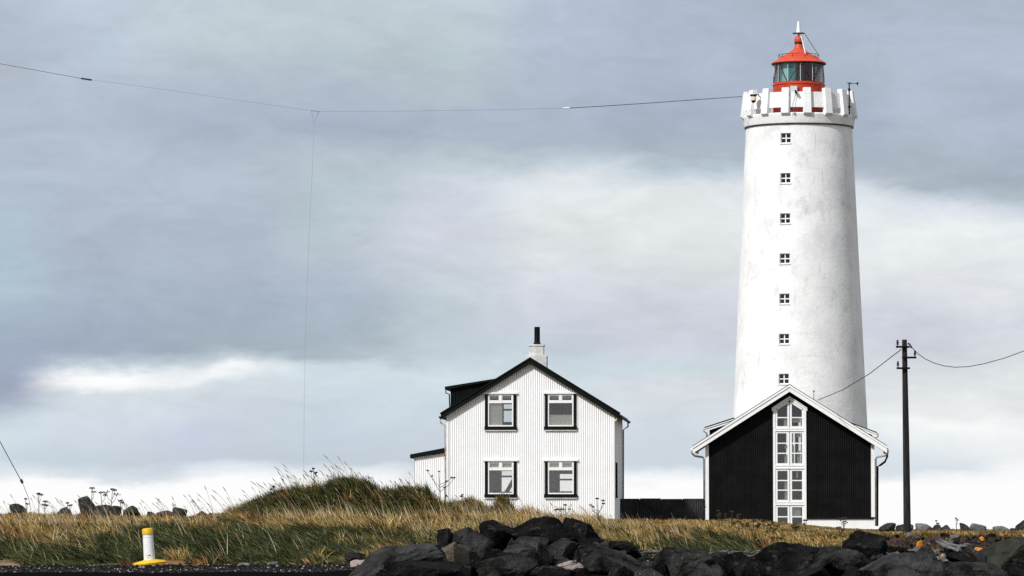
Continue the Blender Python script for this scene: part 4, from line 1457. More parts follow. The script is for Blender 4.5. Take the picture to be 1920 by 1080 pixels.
MB().tube([rel(1391, 181, 219), rel(1310, 186.5, 219), rel(1220, 193, 218.5), rel(1130, 199, 218.5), rel(1068, 202.5, 218)], .016, 5).build("rope", M["wire"], aer)
MB().tube([rel(1068, 202.5, 218), rel(1056, 203, 218)], .045, 6).build("insulator", M["steel"], aer)
MB().tube([rel(1056, 203, 218), rel(900, 206.3, 217), rel(740, 208.5, 216.5), rel(598, 209, 216)], .0065, 5).build("wire", M["wire_pale"], aer)
MB().tube([rel(584, 207.5, 216), rel(450, 188.5, 216), rel(300, 166.5, 216), rel(172, 150, 216)], .0065, 5).build("wire", M["wire_pale"], aer)
MB().tube([rel(172, 150, 216), rel(152, 147, 216)], .045, 6).build("insulator", M["wire"], aer)
MB().tube([rel(152, 147, 216), rel(80, 134, 216), rel(0, 119.5, 216), rel(-120, 97, 216), rel(-500, 20, 216)], .011, 5).build("rope", M["wire"], aer)
MB().tube([rel(584, 207.5, 216), rel(589, 231, 216), rel(598, 209, 216)], .008, 5).tube([rel(584, 207.5, 216), rel(598, 209, 216)], .010, 5).build("spreader", M["wire"], aer)
MB().tube([rel(589, 231, 216), rel(585, 330, 216), rel(579, 450, 216), rel(573.5, 600, 216), rel(570.5, 740, 216), rel(569.5, 870, 216), rel(570, 985, 216)], .0055, 5).build("down_lead", M["wire_pale"], aer)
gw = empty("guy_wire", P(54, 935, 150))
tag(gw, "slanting dark guy wire with a small insulator at the left edge of the photo", "wire")
g0 = P(54, 935, 150)
MB().tube([P(-140, 560, 150) - g0, P(-60, 714, 150) - g0, P(0, 828, 150) - g0, P(40, 902, 150) - g0], .014, 5).build("strand", M["wire"], gw)
MB().tube([P(39, 899, 150) - g0, P(42.5, 906, 150) - g0], .05, 6).build("insulator", M["wire"], gw)
MB().tube([P(42, 905, 150) - g0, (0, 0, 0), (.1, 0, -.6)], .009, 5).build("strand", M["wire"], gw)

# ------------------------------------------------------------------ bollard
YBo = 99.0
kb = YBo / FPX
bb = P(281, 1064, YBo)
bb.z = th(bb.x, bb.y) + .005
bol = empty("marker_post", bb)
tag(bol, "white roadside marker post with yellow cap and yellow rubber foot", "marker post")
dz = P(281, 1063, YBo).z - bb.z
b = MB()
prof = [(0.001, 0), (.36, .0), (.375, .03), (.34, .065), (.16, .10), (.14, .11), (.001, .11)]
b.lathe(prof, 28)
b.v = [(x, y * .75, z) for x, y, z in b.v]
base = b.build("rubber_foot", M["bollard_yellow"], bol, smooth="auto")
base.rotation_euler = (0, math.radians(-5.5), 0)
base.location = (0.0, 0, .02)
b = MB().lathe([(.125, .09), (.122, .3), (.118, .55), (.113, .62), (.117, .622), (.117, .632), (.113, .634), (.113, .70)], 28)
sh = b.build("post", M["bollard_white"], bol, smooth="auto")
b = MB().lathe([(.118, .685), (.124, .69), (.124, .79), (.11, .815), (.07, .825), (.001, .825)], 28)
cp = b.build("cap", M["bollard_yellow"], bol, smooth="auto")
for o in (sh, cp):
    o.rotation_euler = (0, math.radians(-4.0), 0)
MB().box(-.01, .035, -.13, -.118, .22, .235).build("rivet", M["black"], sh)


# ------------------------------------------------------------------ boulders
def ico(sub):
    import bmesh
    bm = bmesh.new()
    bmesh.ops.create_icosphere(bm, subdivisions=sub, radius=1)
    v = np.array([q.co[:] for q in bm.verts])
    f = np.array([[q.index for q in fc.verts] for fc in bm.faces])
    bm.free()
    return v, f


ICO = {3: ico(3), 4: ico(4), 5: ico(5), 2: ico(2)}


def n3(p, s, seed):
    return (vnoise(p[:, 0] * s + 5.2, p[:, 1] * s + p[:, 2] * s * .73, seed) + vnoise(p[:, 2] * s + 9.1, p[:, 0] * s - p[:, 1] * s * .61, seed + 5)) / 2 - .5


def rock_mesh(name, seed, size, sub=4, planes=14, sharp=16, material=None, rough=1.0):
    r = np.random.default_rng(seed)
    v, f = ICO[sub]
    pn = r.normal(size=(planes, 3))
    pn /= np.linalg.norm(pn, axis=1)[:, None]
    pd = r.uniform(.55, .95, planes)
    base = np.array([[1, 0, 0], [-1, 0, 0], [0, 1, 0], [0, -1, 0], [0, 0, 1], [0, 0, -1]], float)
    pn = np.concatenate([pn, base])
    pd = np.concatenate([pd, np.ones(6)])
    q = np.maximum(v @ pn.T / pd, 1e-4)
    rad = 1 / (np.sum(q ** sharp, 1)) ** (1 / sharp)
    p = v * rad[:, None]
    p = p * (1 + rough * (0.10 * n3(p, 1.9, seed) + .10 * n3(p, 5, seed + 3) + .08 * n3(p, 12, seed + 8) + .03 * n3(p, 26, seed + 9)))[:, None]
    p = p * np.array(size)
    m_ = np_mesh(name, p, f, 3)
    m_.polygons.foreach_set("use_smooth", np.ones(len(f), dtype=bool))
    m_.set_sharp_from_angle(angle=math.radians(26))
    if material:
        m_.materials.append(material)
    return m_


def boulder(x0, x1, y0, y1, Y, m, label, tilt=0, seed=None, depth=None, sub=4, sharp=16, name="boulder", group=None, cat="boulder", sink=.25, planes=14):
    """x0..x1, y0(top)..y1(bottom) in photograph pixels at distance Y -> real size in metres"""
    k = Y / FPX
    w, h = (x1 - x0) * k / 2, (y1 - y0) * k / 2
    d = depth or (w * .8 + .1)
    c = P((x0 + x1) / 2, (y0 + y1) / 2, Y)
    h2 = h * (1 + sink)
    c.z -= h * sink
    rm_ = rock_mesh(name, seed if seed is not None else int(x0 * 7 + y0), (w, d, h2), sub, planes, sharp, M[m])
    co = np.empty(len(rm_.vertices) * 3, dtype=np.float32)
    rm_.vertices.foreach_get("co", co)
    co = co.reshape(-1, 3)
    rt = np.array(Matrix.Rotation(math.radians(tilt), 3, "Y") @ Matrix.Rotation(random.uniform(-.4, .4), 3, "Z"))
    co = co @ rt.T
    mn, mxx = co.min(0), co.max(0)
    co = (co - (mn + mxx) / 2) * np.array([2 * w / (mxx[0] - mn[0]), 1, 2 * h2 / (mxx[2] - mn[2])])
    rm_.vertices.foreach_set("co", np.ascontiguousarray(co, dtype=np.float32).ravel())
    rm_.update()
    rm_.set_sharp_from_angle(angle=math.radians(26))
    o = bpy.data.objects.new(name, rm_)
    col.objects.link(o)
    o.location = c
    tag(o, label, cat, group)
    return o


B = [
    (655, 850, 1018, 1088, 76, "basalt_grey", "long dark grey slab sloping down at the left end of the rock heap", -22),
    (700, 745, 1023, 1042, 86, "red_rock", "small reddish rock lying behind the left end slab", -8),
    (655, 702, 1049, 1070, 80, "pink_rock", "pale stone at the left foot of the rock heap", 0),
    (646, 688, 1034, 1058, 88, "lichen_rock", "mossy grey stone at the grass edge left of the heap", 10),
    (818, 850, 990, 1028, 88, "basalt", "narrow black block left of the tan rock", 4),
    (838, 885, 988, 1022, 90, "basalt_mid", "black angular boulder rising above the tan rock", -20),
    (822, 880, 1016, 1056, 80, "tan_rock", "tan brown angular rock among the black boulders", -10),
    (856, 928, 988, 1046, 84, "basalt_grey", "dark grey slanted boulder right of the tan rock", 30),
    (898, 965, 974, 1020, 88, "basalt", "black boulder below the left shoulder of the heap top", -25),
    (950, 1068, 967, 1022, 87, "basalt", "largest flat topped boulder at the summit of the heap", 3),
    (1046, 1132, 970, 1016, 88, "basalt", "black boulder falling away right of the summit boulder", 22),
    (964, 1030, 1006, 1040, 82, "basalt_grey", "mid grey rock tucked under the summit boulder", 8),
    (932, 1006, 1020, 1056, 78, "basalt_grey", "grey worn rock left of the upright black rock", -12),
    (1016, 1084, 1008, 1048, 82, "basalt_mid", "black faceted rock below the summit boulder's right end", 14),
    (1004, 1040, 1016, 1068, 76, "basalt", "upright dark rock wedged between two slabs", 3),
    (888, 1014, 1034, 1094, 70, "basalt_mid", "broad black boulder cut by the bottom edge under the summit", -12),
    (840, 905, 1050, 1094, 70, "basalt", "dark boulder at the bottom edge below the tan rock", 10),
    (700, 870, 1052, 1096, 68, "basalt", "low black boulder at the bottom edge under the long slab", -6),
    (1022, 1098, 1050, 1092, 72, "pink_rock", "pinkish pale boulder at the bottom edge of the heap", -24),
    (1072, 1150, 1008, 1050, 82, "basalt", "rounded black boulder right of the heap summit", 8),
    (1136, 1202, 1014, 1044, 88, "basalt", "flat black boulder touching the green tussocks", 4),
    (1058, 1240, 1022, 1096, 73, "basalt_mid", "huge dark smooth boulder in the centre bottom of the photo", 4),
    (1190, 1244, 1066, 1096, 68, "lichen_rock", "yellow lichened rock peeking up at the bottom edge", 0),
    (1228, 1346, 1026, 1092, 76, "basalt_mid", "black boulder with a slanted ridge right of the huge smooth one", -20),
    (1286, 1366, 1054, 1094, 68, "basalt_grey", "dark grey squared block at the bottom edge", 1),
    (1326, 1392, 1038, 1064, 80, "basalt", "small black boulder behind the squared block", 4),
    (1352, 1432, 1034, 1094, 74, "basalt", "dark steep boulder right of the squared block", -14),
    (1395, 1575, 1016, 1092, 78, "basalt", "very long black boulder with a flat sloping top", -4),
    (1576, 1664, 994, 1056, 82, "basalt", "black pointed boulder forming a peak below the black house corner", 12),
    (1488, 1648, 1024, 1084, 75, "basalt_mid", "black pitted boulder in front of the pointed one", 6),
    (1590, 1756, 1034, 1094, 71, "basalt_grey", "big dark rounded boulder left of the driftwood gap", -8),
    (1440, 1560, 1062, 1098, 66, "basalt", "low brown black boulder at the bottom edge of the photo", 3),
    (1655, 1740, 1058, 1098, 66, "basalt_grey", "smooth dark boulder at the bottom edge near the right", 10),
    (1824, 1960, 1006, 1070, 84, "olive_rock", "large olive grey boulder at the right edge", -6),
    (1746, 1896, 1053, 1098, 70, "olive_rock", "brownish olive boulder at the bottom right", 2),
    (1772, 1830, 1032, 1060, 80, "basalt", "small black boulder between the driftwood and the olive boulder", 6),
    (1880, 1960, 1052, 1098, 69, "basalt", "dark boulder in the bottom right corner", 10),
]
for i, (x0, x1, y0, y1, Y, m, lab, tilt) in enumerate(B):
    boulder(x0, x1, y0, y1, Y, m, lab, tilt, seed=100 + i, sub=5, sharp=60, planes=13)
ANCH = [(750, 76, "long left end slab"), (722, 86, "reddish rock"), (850, 80, "tan rock"), (928, 86, "black summit shoulder boulder"), (1008, 87, "flat summit boulder"), (1090, 87, "boulder right of the summit"),
        (950, 70, "broad boulder below the summit"), (1060, 72, "pinkish pale boulder"), (1150, 73, "huge smooth central boulder"), (1170, 88, "flat boulder by the tussocks"), (1290, 76, "slant ridged boulder"),
        (1326, 68, "squared grey block"), (1392, 74, "steep dark boulder"), (1480, 78, "very long flat boulder"), (1620, 82, "pointed black boulder"), (1570, 75, "pitted black boulder"), (1670, 71, "big rounded dark boulder"),
        (1890, 84, "large olive boulder"), (1820, 70, "brownish olive boulder"), (1800, 80, "small boulder in the gap"), (1640, 114, "left orange lichened stone"), (1726, 106, "bright orange squared stone"),
        (1747, 104, "pale upright stone"), (1766, 100, "orange patched round stone"), (1841, 118, "orange stone at the grass edge"), (1834, 100, "flat orange stone"), (1785, 106, "driftwood branches"), (1790, 122, "bluish pale stone"),
        (1900, 116, "right end of the cobble slope"), (1690, 118, "grass edge below the utility pole")]


def lab_near(u, Y, size, colour, noun):
    a_ = min(ANCH, key=lambda q: ((u - q[0]) / 40) ** 2 + ((Y - q[1]) / 6) ** 2)
    du_, dy_ = u - a_[0], Y - a_[1]
    rel_ = ("right of" if du_ > 14 else "left of" if du_ < -14 else "touching") if abs(dy_) < 3 else ("behind" if dy_ > 0 else "before")
    if abs(dy_) >= 3 and abs(du_) > 16:
        rel_ += " and " + ("right of" if du_ > 0 else "left of")
    return f"{size} {colour} {noun} {rel_} the {a_[2]}"


# smaller rocks wedged in the heap
fm = [rock_mesh("heap_rock", 500 + i, (1, .9, .75), 4, 9, 50, M["basalt" if i % 4 else "basalt_grey"]) for i in range(9)]
for i in range(150):
    u = random.uniform(690, 1960)
    Y = random.uniform(66, 96)
    if u < 840 and Y > 84:
        continue
    x = (u - 960) * Y / FPX
    s = random.uniform(.14, .36)
    o = bpy.data.objects.new("heap_rock", random.choice(fm))
    col.objects.link(o)
    o.location = (x, Y, th(x, Y) + s * .02)
    o.scale = (s, s, s)
    o.rotation_euler = (random.uniform(0, 6), random.uniform(0, 6), random.uniform(0, 6))
    tag(o, lab_near(u, Y, ("tiny" if s < .19 else "small" if s < .27 else "mid-sized"), ("grey" if "grey" in o.data.materials[0].name else "black"), "filler rock"), "rock", "small dark rocks filling the boulder heap")

# stones on the crest, left
CL = [
    (146, 182, 929, 968, 149, "lichen_rock", "tallest upright stone on the left crest, lichen on its top", -14),
    (18, 52, 944, 966, 148, "lichen_rock", "rounded dark stone on the crest near the left edge", 0),
    (108, 134, 952, 968, 149, "basalt_grey", "low dark stone half hidden by grass left of the tall stone", 0),
    (176, 208, 946, 968, 150, "basalt_grey", "dark stone leaning against the right of the tall stone", 6),
    (207, 227, 948, 966, 150, "lichen_rock", "small blocky stone between dark stone and flat boulder", 0),
    (229, 266, 948, 968, 150, "lichen_rock", "flat dark boulder with a sloping left end on the crest", -5),
    (275, 292, 959, 970, 150, "basalt_grey", "tiny dark stone just right of the flat crest boulder", 0),
    (292, 328, 957, 970, 151, "red_rock", "low reddish brown stone on the left crest", 0),
    (322, 352, 951, 970, 150, "lichen_rock", "mossy round stone at the right of the left stone row", 6),
    (368, 388, 958, 972, 151, "basalt_grey", "small pointed stone left of the grass mound", 0),
    (389, 406, 961, 972, 151, "basalt_grey", "last small stone before the grass mound", 0),
]
for i, (x0, x1, y0, y1, Y, m, lab, tilt) in enumerate(CL):
    boulder(x0, x1, y0, y1 + 4, Y, m, lab, tilt, seed=300 + i, sub=4, sharp=12, name="crest_stone", cat="stone", group="stones along the left crest")
CR = [
    (1647, 1680, 980, 996, 172, "basalt_grey", "dark flat stone beside the black house corner", 3),
    (1679, 1712, 982, 998, 174, "basalt_grey", "low stone behind the foot of the utility pole", 0),
    (1716, 1750, 981, 999, 172, "pale_stone", "grey block just right of the utility pole", 0),
    (1748, 1768, 983, 999, 170, "basalt_grey", "dark brown stone right of the grey block", 0),
    (1764, 1783, 984, 997, 174, "basalt_grey", "small stone halfway along the right row", 0),
    (1799, 1817, 980, 997, 172, "basalt_grey", "small knobbly stone left of the wide pale stone", 0),
    (1815, 1850, 981, 999, 172, "pale_stone", "wide pale domed stone in the right row", 2),
    (1860, 1894, 986, 1000, 172, "pale_stone", "low pale stone near the right edge", 0),
    (1894, 1908, 990, 1000, 170, "basalt_grey", "tiny stone left of the big rock at the right edge", 0),
    (1902, 1960, 973, 1002, 170, "basalt_grey", "big pointed grey rock at the right edge on the skyline", 0),
]
for i, (x0, x1, y0, y1, Y, m, lab, tilt) in enumerate(CR):
    boulder(x0, x1, y0, y1 + 3, Y, m, lab, tilt, seed=340 + i, sub=4, sharp=12, name="skyline_stone", cat="stone", group="stones along the right skyline")

# cobbles at the right, behind the boulders
SPEC = [
    (1628, 1652, 1010, 1024, 114, "orange_rock", "orange lichened stone behind the pointed black boulder"),
    (1714, 1738, 1014, 1040, 106, "orange_rock", "brightest orange squared stone among the dark cobbles"),
    (1740, 1755, 1024, 1042, 104, "pale_stone", "pale upright stone right of the bright orange stone"),
    (1754, 1778, 1036, 1050, 100, "lichen_rock", "round grey stone with an orange patch in the gap"),
    (1762, 1774, 1038, 1047, 98, "orange_rock", "small orange stone in front of the round grey stone"),
    (1834, 1848, 1006, 1020, 118, "orange_rock", "orange stone at the grass edge above the olive boulder"),
    (1826, 1842, 1026, 1034, 100, "orange_rock", "flat orange stone left of the olive boulder"),
    (1822, 1836, 1036, 1048, 98, "orange_rock", "small orange lichened stone at the olive boulder's left foot"),
    (1672, 1708, 1029, 1036, 108, "orange_rock", "low mossy stone streaked yellow between cobbles"),
    (1780, 1800, 1002, 1012, 122, "pale_stone", "bluish pale stone at the top of the cobble slope"),
    (1790, 1812, 1020, 1034, 106, "pale_stone", "rounded pale grey stone at the end of the driftwood"),
    (500, 524, 1052, 1068, 100, "pale_stone", "rounded grey stone on the road verge below the grass"),
    (444, 470, 1055, 1068, 99, "pale_stone", "low grey stone on the verge left of the rounded one"),
    (240, 252, 1060, 1068, 98, "basalt_grey", "small dark stone left of the marker post foot"),
]
for i, (x0, x1, y0, y1, Y, m, lab) in enumerate(SPEC):
    o = boulder(x0, x1, y0, y1, Y, m, lab, random.uniform(-15, 15), seed=380 + i, sub=3, sharp=9, name="small_stone", cat="stone")
cmesh = [rock_mesh("beach_cobble", 600 + i, (1, .9, .7), 3, 9, 8, M[("basalt_grey", "basalt", "red_rock", "basalt_grey", "basalt", "pale_stone", "basalt")[i % 7]]) for i in range(14)]
n_c = 0
while n_c < 230:
    u = random.uniform(1612, 1960)
    Y = random.uniform(97, 126)
    if Y > 119 and random.random() < .5:
        continue
    x = (u - 960) * Y / FPX
    s = random.choice((.06, .08, .10, .12, .16, .2))
    o = bpy.data.objects.new("beach_cobble", random.choice(cmesh))
    col.objects.link(o)
    o.location = (x, Y, th(x, Y) + s * .3)
    o.scale = (s * random.uniform(.9, 1.5), s, s)
    o.rotation_euler = (random.uniform(-.5, .5), random.uniform(-.5, .5), random.uniform(0, 6))
    cw = {"grey_basalt": "dark grey", "black_basalt": "black", "reddish_scoria": "reddish brown", "pale_grey_stone": "pale grey"}[o.data.materials[0].name]
    tag(o, lab_near(u, Y, ("tiny" if s < .09 else "small" if s < .13 else "large"), cw, "cobble"), "cobble", "dark beach cobbles below the grass at right")
    n_c += 1
# driftwood
for (pts, r, lab) in (([(1757, 1016, 108), (1772, 1024, 105), (1792, 1031, 103), (1800, 1037, 102)], .045, "thick grey driftwood branch slanting over the cobbles"),
                      ([(1762, 1012, 110), (1780, 1021, 108), (1800, 1025, 106), (1812, 1024, 105)], .035, "thinner grey driftwood branch behind the thick one")):
    o = MB().tube([P(*p) for p in pts], [r, r * 1.3, r, r * .5], 8).build("driftwood", M["driftwood"], smooth=True)
    tag(o, lab, "driftwood")

# bleached twigs, shells and pale grit: uncountable
b = MB()
b2 = MB()


def litter(n, u0, u1, Y0, Y1, l0, l1, mb):
    for _ in range(n):
        u, Y = random.uniform(u0, u1), random.uniform(Y0, Y1)
        x = (u - 960) * Y / FPX
        z = th(x, Y) + .035
        an = random.gauss(0, .7)
        l_ = random.uniform(l0, l1)
        d = Vector((math.cos(an) * l_, math.sin(an) * l_ * .6, random.uniform(-.25, .5) * l_))
        c = Vector((x, Y, z + .03))
        w_ = random.uniform(.006, .013)
        mb.tube([c - d / 2, c + d / 2], w_, 3)


litter(130, 1200, 1330, 101, 108, .06, .25, b)
litter(210, 1330, 1450, 103, 110, .05, .22, b)
litter(330, 1735, 1830, 92, 104, .06, .30, b)
litter(120, 1650, 1680, 98, 108, .05, .18, b)
litter(60, 1770, 1810, 118, 124, .05, .15, b)
o = b.build("driftwood_debris", M["driftwood"])
tag(o, "bleached twigs and straw washed up between rocks and grass", kind="stuff")


def chips(n, fn, smin, smax, name, m, label):
    v, f = ICO[2]
    v0 = v[:12] if False else None
    # small angular octahedra
    ov_ = np.array([[1, 0, 0], [-1, 0, 0], [0, 1, 0], [0, -1, 0], [0, 0, 1], [0, 0, -1]], float)
    of = np.array([[0, 2, 4], [2, 1, 4], [1, 3, 4], [3, 0, 4], [2, 0, 5], [1, 2, 5], [3, 1, 5], [0, 3, 5]])
    u, Y = fn(n)
    x = (u - 960) * Y / FPX
    z = terrain(x, Y)
    s = RNG.uniform(smin, smax, n)
    vs2 = ov_[None] * RNG.uniform(.6, 1.3, (n, 6, 1)) * s[:, None, None] * np.array([1.2, 1, .65])
    an = RNG.uniform(0, 6.28, n)
    c, s_ = np.cos(an)[:, None], np.sin(an)[:, None]
    X2 = vs2[..., 0] * c - vs2[..., 1] * s_
    Y2 = vs2[..., 0] * s_ + vs2[..., 1] * c
    V = np.stack([X2 + x[:, None], Y2 + Y[:, None], vs2[..., 2] + (z + s * .3)[:, None]], -1).reshape(-1, 3)
    F = (of[None] + 6 * np.arange(n)[:, None, None]).reshape(-1, 3)
    m_ = np_mesh(name, V, F, 3)
    shade = RNG.choice([0, 1, 2, 3], n, p=[.74, .17, .05, .04])
    pal = np.array([[.012, .012, .0125], [.04, .039, .037], [.26, .25, .24], [.08, .04, .03]])
    set_col(m_, np.repeat(pal[shade], 6, 0))
    m_.materials.append(m)
    o_ = bpy.data.objects.new(name, m_)
    col.objects.link(o_)
    tag(o_, label, kind="stuff")


M["chip"] = attr_mat("gravel_chips", 1.0, 0)
M["chip"].node_tree.nodes["Principled BSDF"].inputs["Specular IOR Level"].default_value = 0.03
chips(15000, lambda n: (RNG.uniform(-150, 800, n), 90.0 + np.abs(RNG.normal(0, 4.2, n))), .012, .05, "gravel", M["chip"], "loose dark and pale gravel along the road edge")
chips(9000, lambda n: (RNG.uniform(1190, 1960, n), RNG.uniform(93, 125, n) - 4 * 0), .02, .07, "shingle_gravel", M["chip"], "dark beach gravel between the cobbles at right")


# ------------------------------------------------------------------ grass
def blades(name, root, L_, lean, w, colr, label, curl=.55, segs=3, droop=.35, head=None, side=None):
    n = len(root)
    t = np.linspace(0, 1, segs + 1)
    # lean: (n,2) horizontal displacement as a fraction of length at the tip
    cen = np.zeros((n, segs + 1, 3))
    for i, tt in enumerate(t):
        cen[:, i, 0] = root[:, 0] + lean[:, 0] * L_ * tt ** (1 + curl)
        cen[:, i, 1] = root[:, 1] + lean[:, 1] * L_ * tt ** (1 + curl)
        ll = np.hypot(lean[:, 0], lean[:, 1])
        cen[:, i, 2] = root[:, 2] + L_ * (tt - droop * ll * tt ** 2)
    ph = RNG.uniform(-1.0, 1.0, n)
    # blade width lies across the direction of the blade, as seen from the side
    wx, wy = np.cos(ph), np.sin(ph)
    wz = -lean[:, 0] * .0
    wv = np.stack([wx, wy, wz], 1) * (w / 2)[:, None]
    prof = np.array([1.0, .9, .65]) if segs == 3 else np.array([1.0, .8])
    V, F = [], []
    per = segs * 2 + 1
    VV = np.zeros((n, per, 3))
    for i in range(segs):
        VV[:, 2 * i] = cen[:, i] - wv * prof[i]
        VV[:, 2 * i + 1] = cen[:, i] + wv * prof[i]
    VV[:, -1] = cen[:, -1]
    base = (np.arange(n) * per)[:, None]
    fs_ = []
    for i in range(segs - 1):
        a_, b_, c_, d_ = 2 * i, 2 * i + 1, 2 * i + 3, 2 * i + 2
        fs_.append(base + np.array([a_, b_, c_]))
        fs_.append(base + np.array([a_, c_, d_]))
    fs_.append(base + np.array([2 * segs - 2, 2 * segs - 1, 2 * segs]))
    F = np.stack(fs_, 1).reshape(-1, 3)
    m_ = np_mesh(name, VV.reshape(-1, 3), F, 3)
    set_col(m_, np.repeat(colr, per, 0))
    m_.materials.append(M["blade"])
    o_ = bpy.data.objects.new(name, m_)
    col.objects.link(o_)
    tag(o_, label, kind="stuff")
    return o_


GREEN = np.array([[.014, .019, .008], [.038, .048, .015], [.080, .095, .026], [.16, .17, .05], [.055, .072, .045], [.28, .24, .11], [.34, .34, .19]])
GP = [.31, .22, .18, .12, .05, .07, .05]
DRY = np.array([[.56, .36, .12], [.68, .50, .22], [.42, .24, .07], [.34, .15, .04], [.30, .30, .09], [.78, .64, .38], [.06, .042, .02]])
DP = [.23, .17, .16, .09, .13, .08, .14]


def pick(pal, p, n):
    return pal[RNG.choice(len(pal), n, p=p)] * RNG.uniform(.75, 1.25, (n, 1))


def tufts(nt, per, u0, u1, Y0, Y1, bias=1.0):
    """tuft centres then blades round them"""
    tu = RNG.uniform(u0, u1, nt)
    tY = Y0 + (Y1 - Y0) * RNG.uniform(0, 1, nt) ** bias
    tx_ = (tu - 960) * tY / FPX
    idx = np.repeat(np.arange(nt), per)
    n = nt * per
    r = np.abs(RNG.normal(0, .11, n))
    an = RNG.uniform(0, 6.283, n)
    x = tx_[idx] + r * np.cos(an)
    y = tY[idx] + r * np.sin(an) * 1.2
    return idx, tx_, tY, x, y, r, an


def allowed(u, Y):
    ok = (Y > 98.3 + 5 * fbm((u - 960) * Y / FPX / .8, Y * 0, 12)) & ~((u > 1590) & (Y < np.interp(u, [1590, 1640, 1700, 1900], [110, 121, 126, 125]))) & (Y < 205)
    ok &= ~((u > 700) & (Y < np.interp(u, [700, 760, 900, 1150, 1240, 1400, 1450, 1600], [102, 98, 94, 99, 108, 109, 104, 104])))
    ok &= ~(np.exp(-((u - 15) / 42) ** 2 - ((Y - 106) / 4.2) ** 2) > .4)
    xx = (u - 960) * Y / FPX
    ok &= ~((Y < np.where((u > 100) & (u < 440), 105.2, 103.2)) & (u < 560) & (fbm(xx / .9, Y / 1.5, 40) > .42))
    # keep out of the house walls
    ok &= ~((u > 775) & (u < 1165) & (Y > 184.6)) & ~((u > 1322) & (u < 1645) & (Y > 194.6))
    return ok


def grass_layer(name, nt, per, u0, u1, Y0, Y1, lo, hi, label, Ls=1.0, bias=1.0, w0=.012, w1=.030, mode="both"):
    idx, tx_, tY, x, y, r, an = tufts(nt, per, u0, u1, Y0, Y1, bias)
    u = 960 + FPX * x / y
    g = greenness(960 + FPX * tx_ / tY, tY, tx_)
    isg = RNG.uniform(0, 1, nt) < g
    ok = allowed(u, y)
    if mode == "green":
        ok &= isg[idx]
    if mode == "dry":
        ok &= ~isg[idx]
    x, y, r, an, idx, u = x[ok], y[ok], r[ok], an[ok], idx[ok], u[ok]
    n = len(x)
    z = terrain(x, y) - .03
    ig = isg[idx]
    hs = np.where((u < 430) & (y > 122), .55, 1.0) * np.interp(u, [-300, 1380, 1600, 2100], [1, .85, .42, .38]) * np.interp(y, [100, 104, 110], [.45, .75, 1.0])
    hs = hs * np.where((u > 1130) & (y > 150), .45, 1.0)
    tl = (RNG.uniform(.75, 1.25, nt))[idx]
    L_ = RNG.uniform(lo, hi, n) * hs * Ls * tl
    L_ = np.where(ig, L_ * 1.15, L_)
    wind = fbm(x / 1.5, y / 2.5, 60) - .5
    wl = np.where(ig, 1.15, .55) + wind * 1.3 + (RNG.normal(0, .28, nt))[idx]
    lean = np.stack([-wl + np.cos(an) * r * 3.2 + RNG.normal(0, .16, n), -.25 + np.sin(an) * r * 2.6 + RNG.normal(0, .2, n)], 1)
    cg_ = pick(GREEN, GP, n)
    cd_ = pick(DRY, DP, n)
    tt = RNG.uniform(.55, 1.45, (nt, 1))[idx]
    c = np.where(ig[:, None], cg_, cd_) * tt
    brown = (fbm(x / 1.8, y / 3.5, 77) > .60)[:, None] & ~ig[:, None]
    c = np.where(brown, c * np.array([.55, .42, .40]), c)
    return blades(name, np.stack([x, y, z], 1), L_, lean, RNG.uniform(w0, w1, n), c, label, curl=.8, segs=3, droop=.42)


grass_layer("wind_blown_grass", 7700, 26, -480, 1420, 100, 132, .30, .62, "dark green windswept grass along the bank", bias=1.15)
grass_layer("meadow_grass", 5400, 24, -480, 1420, 128, 186, .20, .42, "golden dry grass on the slope below the houses")
grass_layer("short_dry_grass", 4300, 20, 1360, 2120, 101, 202, .20, .42, "short golden grass in front of the black house and pole", w0=.014, w1=.034)
nt = 900                       # tussocks on the hummocks, each fanning out and swept to the left
mi_ = RNG.choice(4, nt, p=[.80, .10, .06, .04])
mm = np.array([(665, 142, 0, 3.2, 1.9)] + MOUNDS[:3])[mi_]
cx_ = (mm[:, 0] - 960) * mm[:, 1] / FPX
tx_ = cx_ + RNG.uniform(-1.05, 1.05, nt) * mm[:, 3]
ty_ = mm[:, 1] + RNG.normal(-.15, .65, nt) * mm[:, 4]
tcol = np.where(RNG.uniform(0, 1, nt) < np.where(mi_ >= 1, .45, .84), 1, 0)
per = 55
idx = np.repeat(np.arange(nt), per)
n = nt * per
r = np.abs(RNG.normal(0, .13, n))
an = RNG.uniform(0, 6.283, n)
x = tx_[idx] + r * np.cos(an)
y = ty_[idx] + r * np.sin(an)
z = terrain(x, y) - .03
tl = RNG.uniform(-1.1, -.15, nt)[idx]
lean = np.stack([tl + np.cos(an) * r * 3 + RNG.normal(0, .18, n), -.45 + np.sin(an) * r * 2.5 + RNG.normal(0, .2, n)], 1)
br = RNG.uniform(.45, 1.7, nt)[idx][:, None]
HG = np.array([[.012, .018, .008], [.035, .050, .016], [.085, .10, .028], [.17, .18, .05], [.26, .22, .09]])
cmix = np.where(tcol[idx][:, None] == 1, pick(HG, [.27, .24, .23, .17, .09], n), pick(DRY, DP, n) * np.array([.6, .5, .42])) * br
blades("hummock_grass", np.stack([x, y, z], 1), RNG.uniform(.2, .55, n) * RNG.uniform(.6, 1.45, nt)[idx], lean, RNG.uniform(.012, .028, n), cmix, "dense green grass tussocks on the hummocks beside the white house", curl=.9, droop=.6)
